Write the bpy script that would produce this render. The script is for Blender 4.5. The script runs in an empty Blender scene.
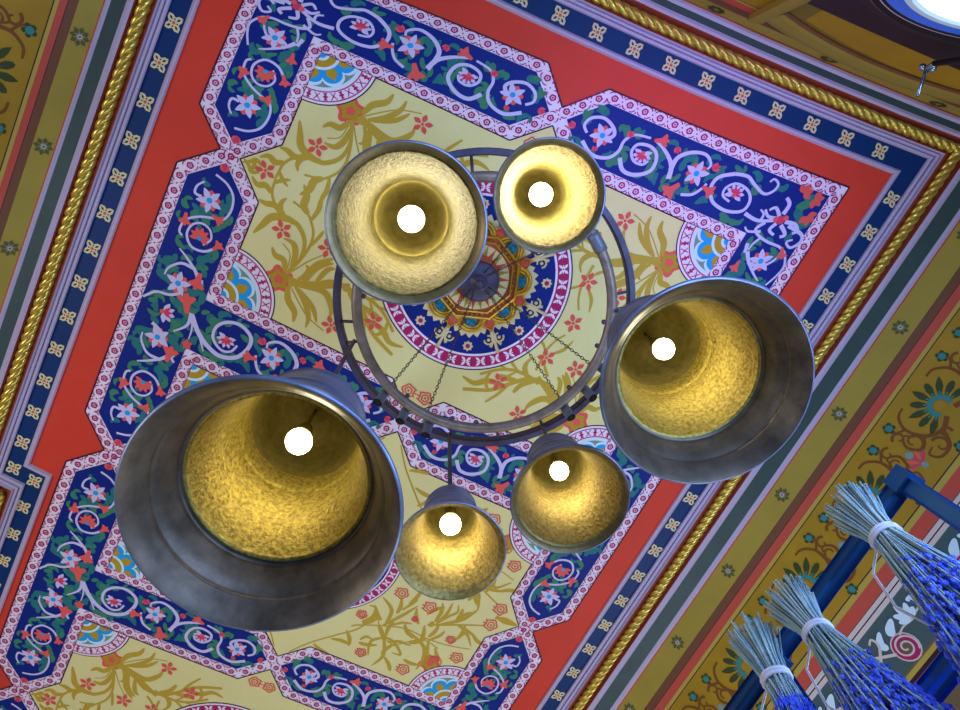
import bpy, bmesh, math, random
from mathutils import Vector, Matrix
random.seed(7)
C = bpy.context.scene.collection
PI = math.pi
ZC = 1.6            # camera height above the floor
H = 3.4             # ceiling height above the camera
R_ = math.radians

# ------------------------------------------------------------------ materials
MATS = {}
def srgb(r, g, b):
    f = lambda c: (c/255/12.92) if c/255 <= .04045 else ((c/255+.055)/1.055)**2.4
    return (f(r), f(g), f(b), 1)
def mat(name, col, rough=.6, metal=0., mott=.0, scale=20., emit=None, strength=0., spec=.22, col2=None, bump=0.):
    if name in MATS: return MATS[name]
    m = bpy.data.materials.new(name); m.use_nodes = True
    nt = m.node_tree; b = nt.nodes['Principled BSDF']
    c = srgb(*col)
    b.inputs['Base Color'].default_value = c
    b.inputs['Roughness'].default_value = rough
    b.inputs['Metallic'].default_value = metal
    b.inputs['Specular IOR Level'].default_value = spec
    if emit:
        b.inputs['Emission Color'].default_value = srgb(*emit); b.inputs['Emission Strength'].default_value = strength
    if mott > 0 or col2 or bump:
        tc = nt.nodes.new('ShaderNodeTexCoord'); nz = nt.nodes.new('ShaderNodeTexNoise')
        nz.inputs['Scale'].default_value = scale; nz.inputs['Detail'].default_value = 6
        nz.inputs['Roughness'].default_value = .65
        nt.links.new(tc.outputs['Object'], nz.inputs['Vector'])
        if mott > 0 or col2:
            rp = nt.nodes.new('ShaderNodeValToRGB')
            d = [min(1, v*(1-mott)) for v in c[:3]]; u = [min(1, v*(1+mott)) for v in c[:3]]
            if col2: d = c[:3]; u = srgb(*col2)[:3]
            rp.color_ramp.elements[0].position = .35; rp.color_ramp.elements[1].position = .68
            rp.color_ramp.elements[0].color = (*d, 1); rp.color_ramp.elements[1].color = (*u, 1)
            nt.links.new(nz.outputs['Fac'], rp.inputs['Fac']); nt.links.new(rp.outputs['Color'], b.inputs['Base Color'])
        if bump:
            bp = nt.nodes.new('ShaderNodeBump'); bp.inputs['Strength'].default_value = bump; bp.inputs['Distance'].default_value = .01
            nt.links.new(nz.outputs['Fac'], bp.inputs['Height']); nt.links.new(bp.outputs['Normal'], b.inputs['Normal'])
    MATS[name] = m
    return m

P_RED = mat('paint_vermilion', (214, 62, 44), .55, mott=.05, scale=3)
P_YEL = mat('paint_primrose', (232, 220, 150), .6, mott=.03, scale=4)
P_OCH = mat('paint_ochre_vine', (196, 162, 52), .6)
P_BLUE = mat('paint_ultramarine', (2, 32, 124), .55)
P_NAVY = mat('paint_navy', (0, 46, 100), .5)
P_LAT = mat('paint_pale_lilac', (240, 226, 242), .6)
P_CRIM = mat('paint_crimson', (178, 28, 92), .6)
P_LINE = mat('paint_dark_line', (52, 22, 40), .6)
P_VINE = mat('paint_lilac_vine', (208, 198, 236), .6)
P_GRN = mat('paint_sea_green', (38, 116, 116), .6)
P_GRN2 = mat('paint_leaf_green', (58, 130, 96), .6)
P_PINK = mat('paint_coral', (236, 92, 84), .6)
P_ROSE = mat('paint_rose', (220, 60, 96), .6)
P_CYAN = mat('paint_cyan', (30, 160, 226), .6)
P_GOLD = mat('paint_old_gold', (186, 150, 34), .6)
P_SAGE = mat('paint_sage', (128, 150, 138), .6)
P_ICE = mat('paint_ice', (212, 236, 246), .6)
P_STAR = mat('paint_star_red', (228, 88, 78), .6)
P_LILAC = mat('moulding_lilac', (184, 170, 198), .5)
P_COVE = mat('moulding_red_cove', (150, 62, 40), .55)
P_GREEN = mat('band_dark_green', (58, 78, 76), .5, mott=.08, scale=8)
P_OLIVE = mat('cove_ochre', (168, 146, 56), .55, mott=.06, scale=3)
P_BROWN = mat('cove_brown', (118, 74, 48), .55)
P_CRED = mat('cove_red', (196, 80, 62), .55)
P_CYEL = mat('cove_yellow', (186, 160, 66), .55)
P_FRZ = mat('frieze_ochre', (170, 132, 24), .55, mott=.1, scale=4)
P_LEAF = mat('frieze_dark_leaf', (58, 70, 28), .6)
P_SCR = mat('frieze_brown_scroll', (124, 72, 22), .6)
P_TEAL = mat('frieze_teal', (52, 132, 128), .6)
P_CREAM = mat('paint_cream', (214, 200, 190), .55)
P_SLATE = mat('panel_slate_green', (72, 92, 92), .55)
P_DIM = mat('panel_olive_brown', (112, 92, 62), .6)
P_MUTE = mat('band_flower_green', (92, 92, 50), .6)
P_TYMP = mat('tympanum_backlit_ochre', (124, 106, 40), .6, mott=.06, scale=4)  # ochre darkened: shade of the backlit end wall put into the colour
P_ARCH = mat('arch_backlit_ochre', (156, 136, 56), .55)  # backlit shade of the arch is in this darker ochre
M_ROPE = mat('gilt_rope', (214, 186, 84), .30, .7, mott=.2, scale=40)
M_GILT = mat('gilt_plaster', (206, 158, 52), .35, .7, mott=.15, scale=40)
M_IVORY = mat('ivory_plaster', (222, 206, 150), .5)
M_GEM = mat('teal_glass_gem', (24, 120, 150), .2, 0, mott=.5, scale=60)
M_RUBY = mat('coral_petal', (206, 84, 62), .4)
M_IRON = mat('aged_bronze_tube', (140, 124, 112), .42, .3, mott=.3, scale=14)
M_IRON2 = mat('dark_blue_steel', (84, 80, 100), .45, .35, mott=.25, scale=10)
M_CHAIN = mat('chain_steel', (110, 100, 90), .35, .9)
M_BELLO = mat('bell_patina', (112, 124, 154), .38, .6, mott=.3, scale=9, bump=.05)
M_BELLI = mat('bell_gold_leaf', (116, 98, 38), .40, .6, scale=90, col2=(186, 162, 74), bump=.3)
M_BELLP = mat('bell_pale_gold', (112, 94, 44), .42, .55, scale=80, col2=(166, 144, 80), bump=.3)
M_BELLD = mat('bell_shaded_gold', (110, 98, 48), .5, .4, scale=40, col2=(138, 124, 68))  # darker than the gold leaf: shade above the bulb painted into the dome
M_BELLL = mat('bell_lip_shaded', (74, 66, 56), .44, .6, scale=12, col2=(110, 98, 84), bump=.12)  # dull colour carries the weaker bulb light on the flared lip
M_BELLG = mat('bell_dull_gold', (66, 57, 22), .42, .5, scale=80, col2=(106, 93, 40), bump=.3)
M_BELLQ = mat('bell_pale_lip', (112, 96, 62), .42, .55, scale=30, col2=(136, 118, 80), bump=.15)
M_BULB = mat('frosted_globe', (255, 248, 230), .3, emit=(255, 246, 206), strength=38)
M_BLACK = mat('black_socket', (26, 24, 24), .5)
M_RACK = mat('blue_painted_steel', (40, 96, 160), .25, .7, spec=.6)
M_STEM = mat('dried_stem', (120, 156, 170), .6, col2=(172, 190, 186), scale=30)
M_LAV = mat('lavender_bud', (30, 66, 214), .5, col2=(96, 124, 250), scale=60)
M_TWINE = mat('white_twine', (206, 206, 220), .7)
M_DARK = mat('dark_wood_frame', (34, 26, 28), .45)
M_GREY = mat('grey_frame_edge', (98, 92, 96), .45)
M_PANE = mat('daylit_pane', (240, 250, 255), .2, emit=(226, 244, 255), strength=5.)
M_BPANE = mat('blue_glass_ring', (30, 90, 190), .15, emit=(24, 84, 190), strength=.55)
M_STEEL = mat('bright_steel', (150, 170, 186), .25, .9)
M_FLOOR = mat('floor_boards', (58, 48, 42), .6, mott=.2, scale=6)

# ------------------------------------------------------------------ mesh helpers
class MB:
    def __init__(s): s.v = []; s.f = []; s.m = []; s.sm = []; s.mats = []
    def mi(s, m):
        if m not in s.mats: s.mats.append(m)
        return s.mats.index(m)
    def add(s, vs, fs, m, smooth=False):
        o = len(s.v); s.v += [tuple(v) for v in vs]; k = s.mi(m)
        for f in fs:
            s.f.append(tuple(i+o for i in f)); s.m.append(k); s.sm.append(smooth)
    def build(s, name, parent=None, loc=(0, 0, 0)):
        me = bpy.data.meshes.new(name)
        L = Vector(loc)
        me.from_pydata([tuple(Vector(v)-L) for v in s.v], [], s.f)
        for m in s.mats: me.materials.append(m)
        me.polygons.foreach_set('material_index', s.m); me.polygons.foreach_set('use_smooth', s.sm)
        me.update()
        o = bpy.data.objects.new(name, me); C.objects.link(o); o.location = loc
        if parent is not None: o.parent = parent
        return o
def box(mb, c, sx, sy, sz, m, rot=None):
    vs = []
    for x in (-1, 1):
        for y in (-1, 1):
            for z in (-1, 1):
                v = Vector((x*sx/2, y*sy/2, z*sz/2))
                if rot is not None: v = rot @ v
                vs.append(v+Vector(c))
    mb.add(vs, [(0, 1, 3, 2), (4, 6, 7, 5), (0, 4, 5, 1), (2, 3, 7, 6), (0, 2, 6, 4), (1, 5, 7, 3)], m)
def frame_for(d):
    d = Vector(d).normalized(); u = Vector((0, 0, 1)) if abs(d.z) < .9 else Vector((1, 0, 0))
    a = d.cross(u).normalized(); return a, d.cross(a).normalized()
def tube(mb, pts, r, m, n=8, closed=False, caps=True, smooth=True):
    pts = [Vector(p) for p in pts]; N = len(pts); rr = r if isinstance(r, (list, tuple)) else [r]*N
    vs = []; pa = None
    for i in range(N):
        d = (pts[(i+1) % N]-pts[i-1]) if closed else (pts[min(i+1, N-1)]-pts[max(i-1, 0)])
        d.normalize()
        if pa is None: a, b = frame_for(d)
        else:
            a = (pa-d*pa.dot(d)).normalized(); b = d.cross(a)
        pa = a
        for k in range(n):
            t = 2*PI*k/n; vs.append(pts[i]+(a*math.cos(t)+b*math.sin(t))*rr[i])
    fs = []
    for i in range(N if closed else N-1):
        j = (i+1) % N
        for k in range(n): fs.append((i*n+k, i*n+(k+1) % n, j*n+(k+1) % n, j*n+k))
    if caps and not closed:
        fs.append(tuple(range(n-1, -1, -1))); fs.append(tuple(range((N-1)*n, N*n)))
    mb.add(vs, fs, m, smooth)
def lathe(mb, prof, c, m, n=64, axis=None, smooth=True):
    """prof: list of (r, z[, material]) around the vertical through c"""
    c = Vector(c); N = len(prof); vs = []
    for p in prof:
        for k in range(n):
            t = 2*PI*k/n; v = Vector((p[0]*math.cos(t), p[0]*math.sin(t), p[1]))
            if axis is not None: v = axis @ v
            vs.append(c+v)
    o = len(mb.v); mb.v += [tuple(v) for v in vs]
    for i in range(N-1):
        mm = prof[i][2] if len(prof[i]) > 2 else m
        k0 = mb.mi(mm)
        for k in range(n):
            mb.f.append((o+i*n+k, o+i*n+(k+1) % n, o+(i+1)*n+(k+1) % n, o+(i+1)*n+k)); mb.m.append(k0); mb.sm.append(smooth)
def sphere(mb, c, r, m, n=20, k=12, sc=(1, 1, 1)):
    c = Vector(c); vs = [c+Vector((0, 0, -r*sc[2]))]
    for i in range(1, k):
        f = -PI/2+PI*i/k
        for j in range(n):
            t = 2*PI*j/n; vs.append(c+Vector((r*sc[0]*math.cos(f)*math.cos(t), r*sc[1]*math.cos(f)*math.sin(t), r*sc[2]*math.sin(f))))
    vs.append(c+Vector((0, 0, r*sc[2]))); fs = []
    for j in range(n):
        fs.append((0, 1+(j+1) % n, 1+j)); fs.append((len(vs)-1, 1+(k-2)*n+j, 1+(k-2)*n+(j+1) % n))
    for i in range(k-2):
        for j in range(n): fs.append((1+i*n+j, 1+i*n+(j+1) % n, 1+(i+1)*n+(j+1) % n, 1+(i+1)*n+j))
    mb.add(vs, fs, m, True)
def tag(o, label=None, cat=None, group=None, kind=None):
    if label: o['label'] = label
    if cat: o['category'] = cat
    if group: o['group'] = group
    if kind: o['kind'] = kind
    return o
def empty(name, loc):
    o = bpy.data.objects.new(name, None); C.objects.link(o); o.location = loc; o.empty_display_size = .1
    return o
def child(mb, name, root): return mb.build(name, root, (0, 0, 0))

def W(x, y, z): return (x, y, z+ZC)

# ------------------------------------------------------------------ camera
RM = Matrix(((0.885996, -0.460880, -0.050), (0.434, 0.861, -0.267), (0.165, 0.216, 0.963)))
def camera_axes():
    zx, zy, f = 447-480, 172-355, 660
    up = Vector((zx, zy, f)).normalized()
    az = R_(28.2); ex = Vector((math.cos(az), math.sin(az), 0)); ex = (ex-up*ex.dot(up)).normalized(); ey = up.cross(ex)
    return [Vector((ex[i], ey[i], up[i])) for i in range(3)]      # right, down, forward in room axes
right, down, fwd = camera_axes()
cam = bpy.data.cameras.new('camera'); cam.sensor_width = 36; cam.lens = 660/960*36; cam.sensor_fit = 'HORIZONTAL'; cam.clip_start = .02
co = bpy.data.objects.new('camera', cam); C.objects.link(co)
mw = Matrix.Identity(4)
for i in range(3): mw[i][0] = right[i]; mw[i][1] = -down[i]; mw[i][2] = -fwd[i]
mw[2][3] = ZC
co.matrix_world = mw
bpy.context.scene.camera = co

# ------------------------------------------------------------------ ceiling painting
# The painted panel repeats along the room (period PP); the painters let it drift slightly out of square
# towards the skewed end wall, which the low-order warp below describes in the plane of the ceiling.
WC = [0.36663, 0.39501, -0.01589, 1.80231, -0.02424, -0.00712, 0.00242, -0.00153, -0.0058, -0.00615, -0.00746, 0.00482, 0.0016, 0.00256, 0.00137, 0.00151, -0.00805, 0.04435, 0.00912, -0.00381, -0.00745, -0.03135, -0.01279, -0.00081, 0.00328, 0.00409, 0.00669, 0.0022]
MON = [(2, 0), (1, 1), (0, 2), (3, 0), (2, 1), (1, 2), (0, 3), (4, 0), (3, 1), (2, 2), (1, 3), (0, 4)]
PP = 1.802
CR, SR = math.cos(WC[2]), math.sin(WC[2])
def warp(x, y):
    X, Y = x, y
    yy = min(y, 3.7)
    for k, (i, j) in enumerate(MON):
        m = x**i*yy**j; X += WC[4+k]*m; Y += WC[16+k]*m
    return (WC[0]+CR*X-SR*Y, WC[1]+SR*X+CR*Y)
CM = MB()
XF = [lambda x, y: (x, y)]
FLIP = [False]
JIT = [0]
def lz(layer):
    JIT[0] = (JIT[0]+1) % 97; return H-.0009*(layer+JIT[0]/120)
def put(pts, m, layer):
    P = [XF[0](*p) for p in pts]
    V = []; z = lz(layer)
    for p in P:
        X, Y = warp(*p); V.append(W(X, Y, z))
    CM.add(V, [tuple(range(len(V)))], m)
def put_strip(L, Rr, m, layer):
    vs = []; z = lz(layer)
    for a, b in zip(L, Rr):
        for p in (a, b):
            X, Y = warp(*XF[0](*p)); vs.append(W(X, Y, z))
    CM.add(vs, [(2*i, 2*i+1, 2*i+3, 2*i+2) for i in range(len(L)-1)], m)
def catmull(pts, n=8):
    out = []
    P = [pts[0]]+list(pts)+[pts[-1]]
    for i in range(1, len(P)-2):
        p0, p1, p2, p3 = P[i-1], P[i], P[i+1], P[i+2]
        for k in range(n):
            t = k/n
            out.append(tuple(.5*((2*p1[d])+(-p0[d]+p2[d])*t+(2*p0[d]-5*p1[d]+4*p2[d]-p3[d])*t*t+(-p0[d]+3*p1[d]-3*p2[d]+p3[d])*t**3) for d in range(2)))
    out.append(tuple(pts[-1])); return out
def offs(pts, ws):
    L = []; Rr = []; N = len(pts)
    for i, p in enumerate(pts):
        a = pts[max(i-1, 0)]; b = pts[min(i+1, N-1)]
        dx, dy = b[0]-a[0], b[1]-a[1]; l = math.hypot(dx, dy) or 1
        nx, ny = -dy/l, dx/l; w = ws(i/(N-1))/2
        L.append((p[0]+nx*w, p[1]+ny*w)); Rr.append((p[0]-nx*w, p[1]-ny*w))
    return L, Rr
def stroke(pts, w, m, layer, n=8, smooth=True):
    c = catmull(pts, n) if smooth else list(pts)
    ws = w if callable(w) else (lambda t: w)
    put_strip(*offs(c, ws), m, layer)
def taper(w0, w1): return lambda t: w0+(w1-w0)*t
def leafw(w): return lambda t: w*(.12+.88*math.sin(PI*min(1, t**.8))**.8) if t < .999 else .001
def line_loop(pts, w, m, layer):
    n = len(pts)
    for i in range(n):
        a, b = pts[i], pts[(i+1) % n]; k = max(1, int(math.dist(a, b)/.2))
        seg = [(a[0]+(b[0]-a[0])*j/k, a[1]+(b[1]-a[1])*j/k) for j in range(k+1)]
        put_strip(*offs(seg, lambda t: w), m, layer)
def disc(c, r, m, layer, n=14): put([(c[0]+r*math.cos(2*PI*k/n), c[1]+r*math.sin(2*PI*k/n)) for k in range(n)], m, layer)
def sector(c, r0, r1, a0, a1, m, layer, n=8):
    A = [a0+(a1-a0)*k/n for k in range(n+1)]
    put_strip([(c[0]+r0*math.cos(a), c[1]+r0*math.sin(a)) for a in A], [(c[0]+r1*math.cos(a), c[1]+r1*math.sin(a)) for a in A], m, layer)
def dense(pts, step=.12):
    out = []; n = len(pts)
    for i in range(n):
        a, b = pts[i], pts[(i+1) % n]; k = max(1, int(math.dist(a, b)/step))
        out += [(a[0]+(b[0]-a[0])*j/k, a[1]+(b[1]-a[1])*j/k) for j in range(k)]
    return out
def petal(c, a, l, w, m, layer, r0=0., tip=.55):
    ca, sa = math.cos(a), math.sin(a); pts = []
    prof = [(0, .12), (.2, .7), (tip*.8, 1), (tip, .95), (.85, .45), (1, .0)]
    for t, q in prof: pts.append((r0+t*l, q*w/2))
    for t, q in reversed(prof[:-1]): pts.append((r0+t*l, -q*w/2))
    put([(c[0]+u*ca-v*sa, c[1]+u*sa+v*ca) for u, v in pts], m, layer)

xa, xc, xb, xo = 1.109, 1.173, 1.457, 1.523        # yellow corner, lattice tip, blue edge, outer edge
yi, yc = .690, .756                                  # the same across the room
HP = PP/2
CI, BT, hB = 1.313, .054, .047
XR = 1.0
for c in (0, 1, 2):
    pass
NCOMP = 3
YT = -1.120; YB = (NCOMP-1)*PP+PP-.682               # outer edge of the band pattern at either end
# --- white lattice ground as one outline
out = [(-xo, YT), (-.161, YT), (0, -.946), (.161, YT), (xo, YT)]
for c in range(NCOMP): out += [(xo, c*PP-.166), (1.362, c*PP), (xo, c*PP+.166)]
out += [(xo, YB), (.161, YB), (0, YB-.174), (-.161, YB), (-xo, YB)]
for c in reversed(range(NCOMP)): out += [(-xo, c*PP+.166), (-1.362, c*PP), (-xo, c*PP-.166)]
put(dense(out), P_LAT, 2)
line_loop(out, .008, P_LINE, 3)
def yellow(c):
    p = []
    for sx, sy in ((-1, -1), (1, -1), (1, 1), (-1, 1)):
        q = [(1.262, 0), (xa, .163), (xa, yi), (.154, yi), (0, .845)]
        q = [(sx*a, c*PP+sy*b) for a, b in q]
        if sx*sy < 0: q.reverse()
        if p and math.dist(p[-1], q[0]) < 1e-6: q = q[1:]
        p += q
    if math.dist(p[0], p[-1]) < 1e-6: p = p[:-1]
    return p
for c in range(NCOMP):
    p = yellow(c); put(dense(p), P_YEL, 3); line_loop(p, .007, P_LINE, 4)
# --- blue panels
for s in (-1, 1):
    for c in range(-1, NCOMP):
        y0, y1 = c*PP, (c+1)*PP; ym = y0+HP
        inner = lambda a, b: (s*a, b)
        if c == -1:
            pts = [(CI, y1-BT), (xb, y1-.197), (xb, -1.054), (.19, -1.054), (hB, -HP), (.19, -yc), (xc, -yc), (xc, -.195)]
        elif c == NCOMP-1:
            pts = [(CI, y0+BT), (xb, y0+.197), (xb, YB-.066), (.19, YB-.066), (hB, ym), (.19, y0+yc), (xc, y0+yc), (xc, y0+.195)]
        else:
            pts = [(CI, y0+BT), (xb, y0+.197), (xb, y1-.197), (CI, y1-BT), (xc, y1-.195), (xc, y1-yc), (.19, y1-yc), (hB, ym), (.19, y0+yc), (xc, y0+yc), (xc, y0+.195)]
        put(dense([inner(*q) for q in pts]), P_BLUE, 4)
# --- lattice rosettes along every band
def lattice(a, b):
    L = math.dist(a, b); n = max(1, round(L/.0835)); d = ((b[0]-a[0])/L, (b[1]-a[1])/L); q = (-d[1], d[0]); st = L/n
    def T(o, u, v): return (o[0]+d[0]*u+q[0]*v, o[1]+d[1]*u+q[1]*v)
    for i in range(n):
        o = T(a, (i+.5)*st, 0)
        ring_i = [T(o, .0095*math.cos(2*PI*k/10), .0095*math.sin(2*PI*k/10)) for k in range(11)]
        ring_o = [T(o, (.0165+.0025*(k%2))*math.cos(2*PI*k/10), (.0165+.0025*(k%2))*math.sin(2*PI*k/10)) for k in range(11)]
        put_strip(ring_i, ring_o, P_CRIM, 5)
        put([T(o, .005*math.cos(2*PI*k/6), .005*math.sin(2*PI*k/6)) for k in range(6)], P_CRIM, 5)
        for su in (-1, 1):
            for sv in (-1, 1):
                put([T(o, su*.006, sv*.027), T(o, su*.012, sv*.0305), T(o, su*.024, sv*.029), T(o, su*.034, sv*.020), T(o, su*.035, sv*.011), T(o, su*.029, sv*.016), T(o, su*.022, sv*.0235), T(o, su*.014, sv*.026)], P_CRIM, 5)
        e = T(o, st/2, 0)
        if i < n-1:
            for (u, v) in ((0, 0), (.0, .024), (0, -.024)):
                put([T(e, u-.005, v), T(e, u, v+.0055), T(e, u+.005, v), T(e, u, v-.0055)], P_CRIM, 5)
xm, xi, yl = 1.490, 1.141, .723
def q4(fn):
    for sx in (-1, 1):
        for sy in (-1, 1): fn(sx, sy)
for c in range(NCOMP):
    y0 = c*PP
    for s in (-1, 1):
        for t in (-1, 1):
            lattice((s*xi, y0+t*.178), (s*xi, y0+t*yl)); lattice((s*xi, y0+t*yl), (s*.17, y0+t*yl))
        lattice((s*xm, y0+.18), (s*xi, y0-.178)); 
        lattice((s*xi, y0+.178), (s*1.335, y0-.022)); lattice((s*1.335, y0-.022), (s*xm, y0-.18))
        if c < NCOMP-1: lattice((s*xm, y0+.18), (s*xm, y0+PP-.18))
    for k in ((HP,) if c < NCOMP-1 else (HP,)):
        lattice((-.165, y0+yl), (.165, y0+PP-yl)); lattice((-.165, y0+PP-yl), (-.03, y0+HP+.03)); lattice((.03, y0+HP-.03), (.165, y0+yl))
    if c == 0:
        lattice((-.165, -yl), (.165, -1.087)); lattice((-.165, -1.087), (-.03, -HP-.03)); lattice((.03, -HP+.03), (.165, -yl))
for s in (-1, 1):
    lattice((s*.165, -1.087), (s*xm, -1.087)); lattice((s*xm, -1.087), (s*xm, -.18))
    lattice((s*.165, YB-.033), (s*xm, YB-.033)); lattice((s*xm, YB-.033), (s*xm, (NCOMP-1)*PP+.18))
# --- small repeated flowers
def six(c, r=.052, a0=0., ly=8):
    disc(c, r*.62, P_ROSE, ly-1, 10)
    for k in range(4): petal(c, a0+.63+k*2*PI/5, r*.95, r*.85, P_PINK, ly-1, tip=.6)
    for k in range(5): petal(c, a0+k*2*PI/5, r*1.15, r*.55, P_VINE, ly)
    disc(c, r*.26, P_CYAN, ly+1, 8)
def fan(c, r, a, m1=P_PINK, m2=None, ly=8, n=7):
    for k in range(n): petal(c, a+(k-(n-1)/2)*R_(38), r, r*.5, m1, ly)
    if m2:
        for k in range(n-2): petal(c, a+(k-(n-3)/2)*R_(38)+.3, r*.75, r*.3, m2, ly+1)
    disc((c[0]-r*.15*math.cos(a), c[1]-r*.15*math.sin(a)), r*.22, P_PINK if m2 else P_CYAN, ly+2, 8)
def bell(c, a, l=.06, m=P_PINK, ly=8):
    ca, sa = math.cos(a), math.sin(a)
    pts = [(-.45, .13), (.1, .22), (.5, .6), (.62, .42), (.6, .15), (.78, .12), (.78, -.12), (.6, -.15), (.62, -.42), (.5, -.6), (.1, -.22), (-.45, -.13)]
    put([(c[0]+l*(u*ca-v*sa), c[1]+l*(u*sa+v*ca)) for u, v in pts], m, ly)
def bud(c, a, l=.035, ly=8):
    petal(c, a+.5, l, l*.6, P_PINK, ly); petal(c, a-.5, l, l*.6, P_PINK, ly); petal(c, a, l*1.1, l*.6, P_ROSE, ly+1)
def leaf(c, a, l=.07, w=.03, m=P_GRN, ly=5, bend=.35):
    ca, sa = math.cos(a), math.sin(a)
    pts = [(0, 0), (l*.35, bend*l*.35), (l*.7, bend*l*.4), (l, bend*l*.1)]
    stroke([(c[0]+u*ca-v*sa, c[1]+u*sa+v*ca) for u, v in pts], leafw(w), m, ly, 4)
def spiral(c, r0, a0, turns, sgn=1, r1=.03, w=(.022, .013), tail=None, ly=6):
    """vine coming from tail, winding inwards round c"""
    pts = []
    n = int(12*turns)
    for k in range(n+1):
        t = k/n; r = r0+(r1-r0)*t**.8; a = a0+sgn*2*PI*turns*t; pts.append((c[0]+r*math.cos(a), c[1]+r*math.sin(a)))
    if tail: pts = list(tail)+pts
    stroke(pts, taper(*w), P_VINE, ly, 3)
def tendrils(c, r, seed, k=7, box_=None):
    rnd = random.Random(seed)
    for i in range(k):
        a = rnd.uniform(0, 2*PI); rr = r*rnd.uniform(.75, 1.15); p = (c[0]+rr*math.cos(a), c[1]+rr*math.sin(a))
        if box_ and not (box_[0] < p[0] < box_[2] and box_[1] < p[1] < box_[3]): continue
        m = P_GRN if rnd.random() < .6 else P_GRN2
        b = a+rnd.choice((-1, 1))*rnd.uniform(.6, 1.8)
        e = (p[0]+.07*math.cos(b), p[1]+.07*math.sin(b))
        if box_ and not (box_[0]+.005 < e[0] < box_[2]-.005 and box_[1] < e[1] < box_[3]): b += PI
        leaf(p, b, rnd.uniform(.045, .07), rnd.uniform(.022, .034), m, 5, rnd.uniform(-.9, .9))
        if rnd.random() < .5: leaf(p, b+.9, .04, .02, m, 5, .5)

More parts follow.
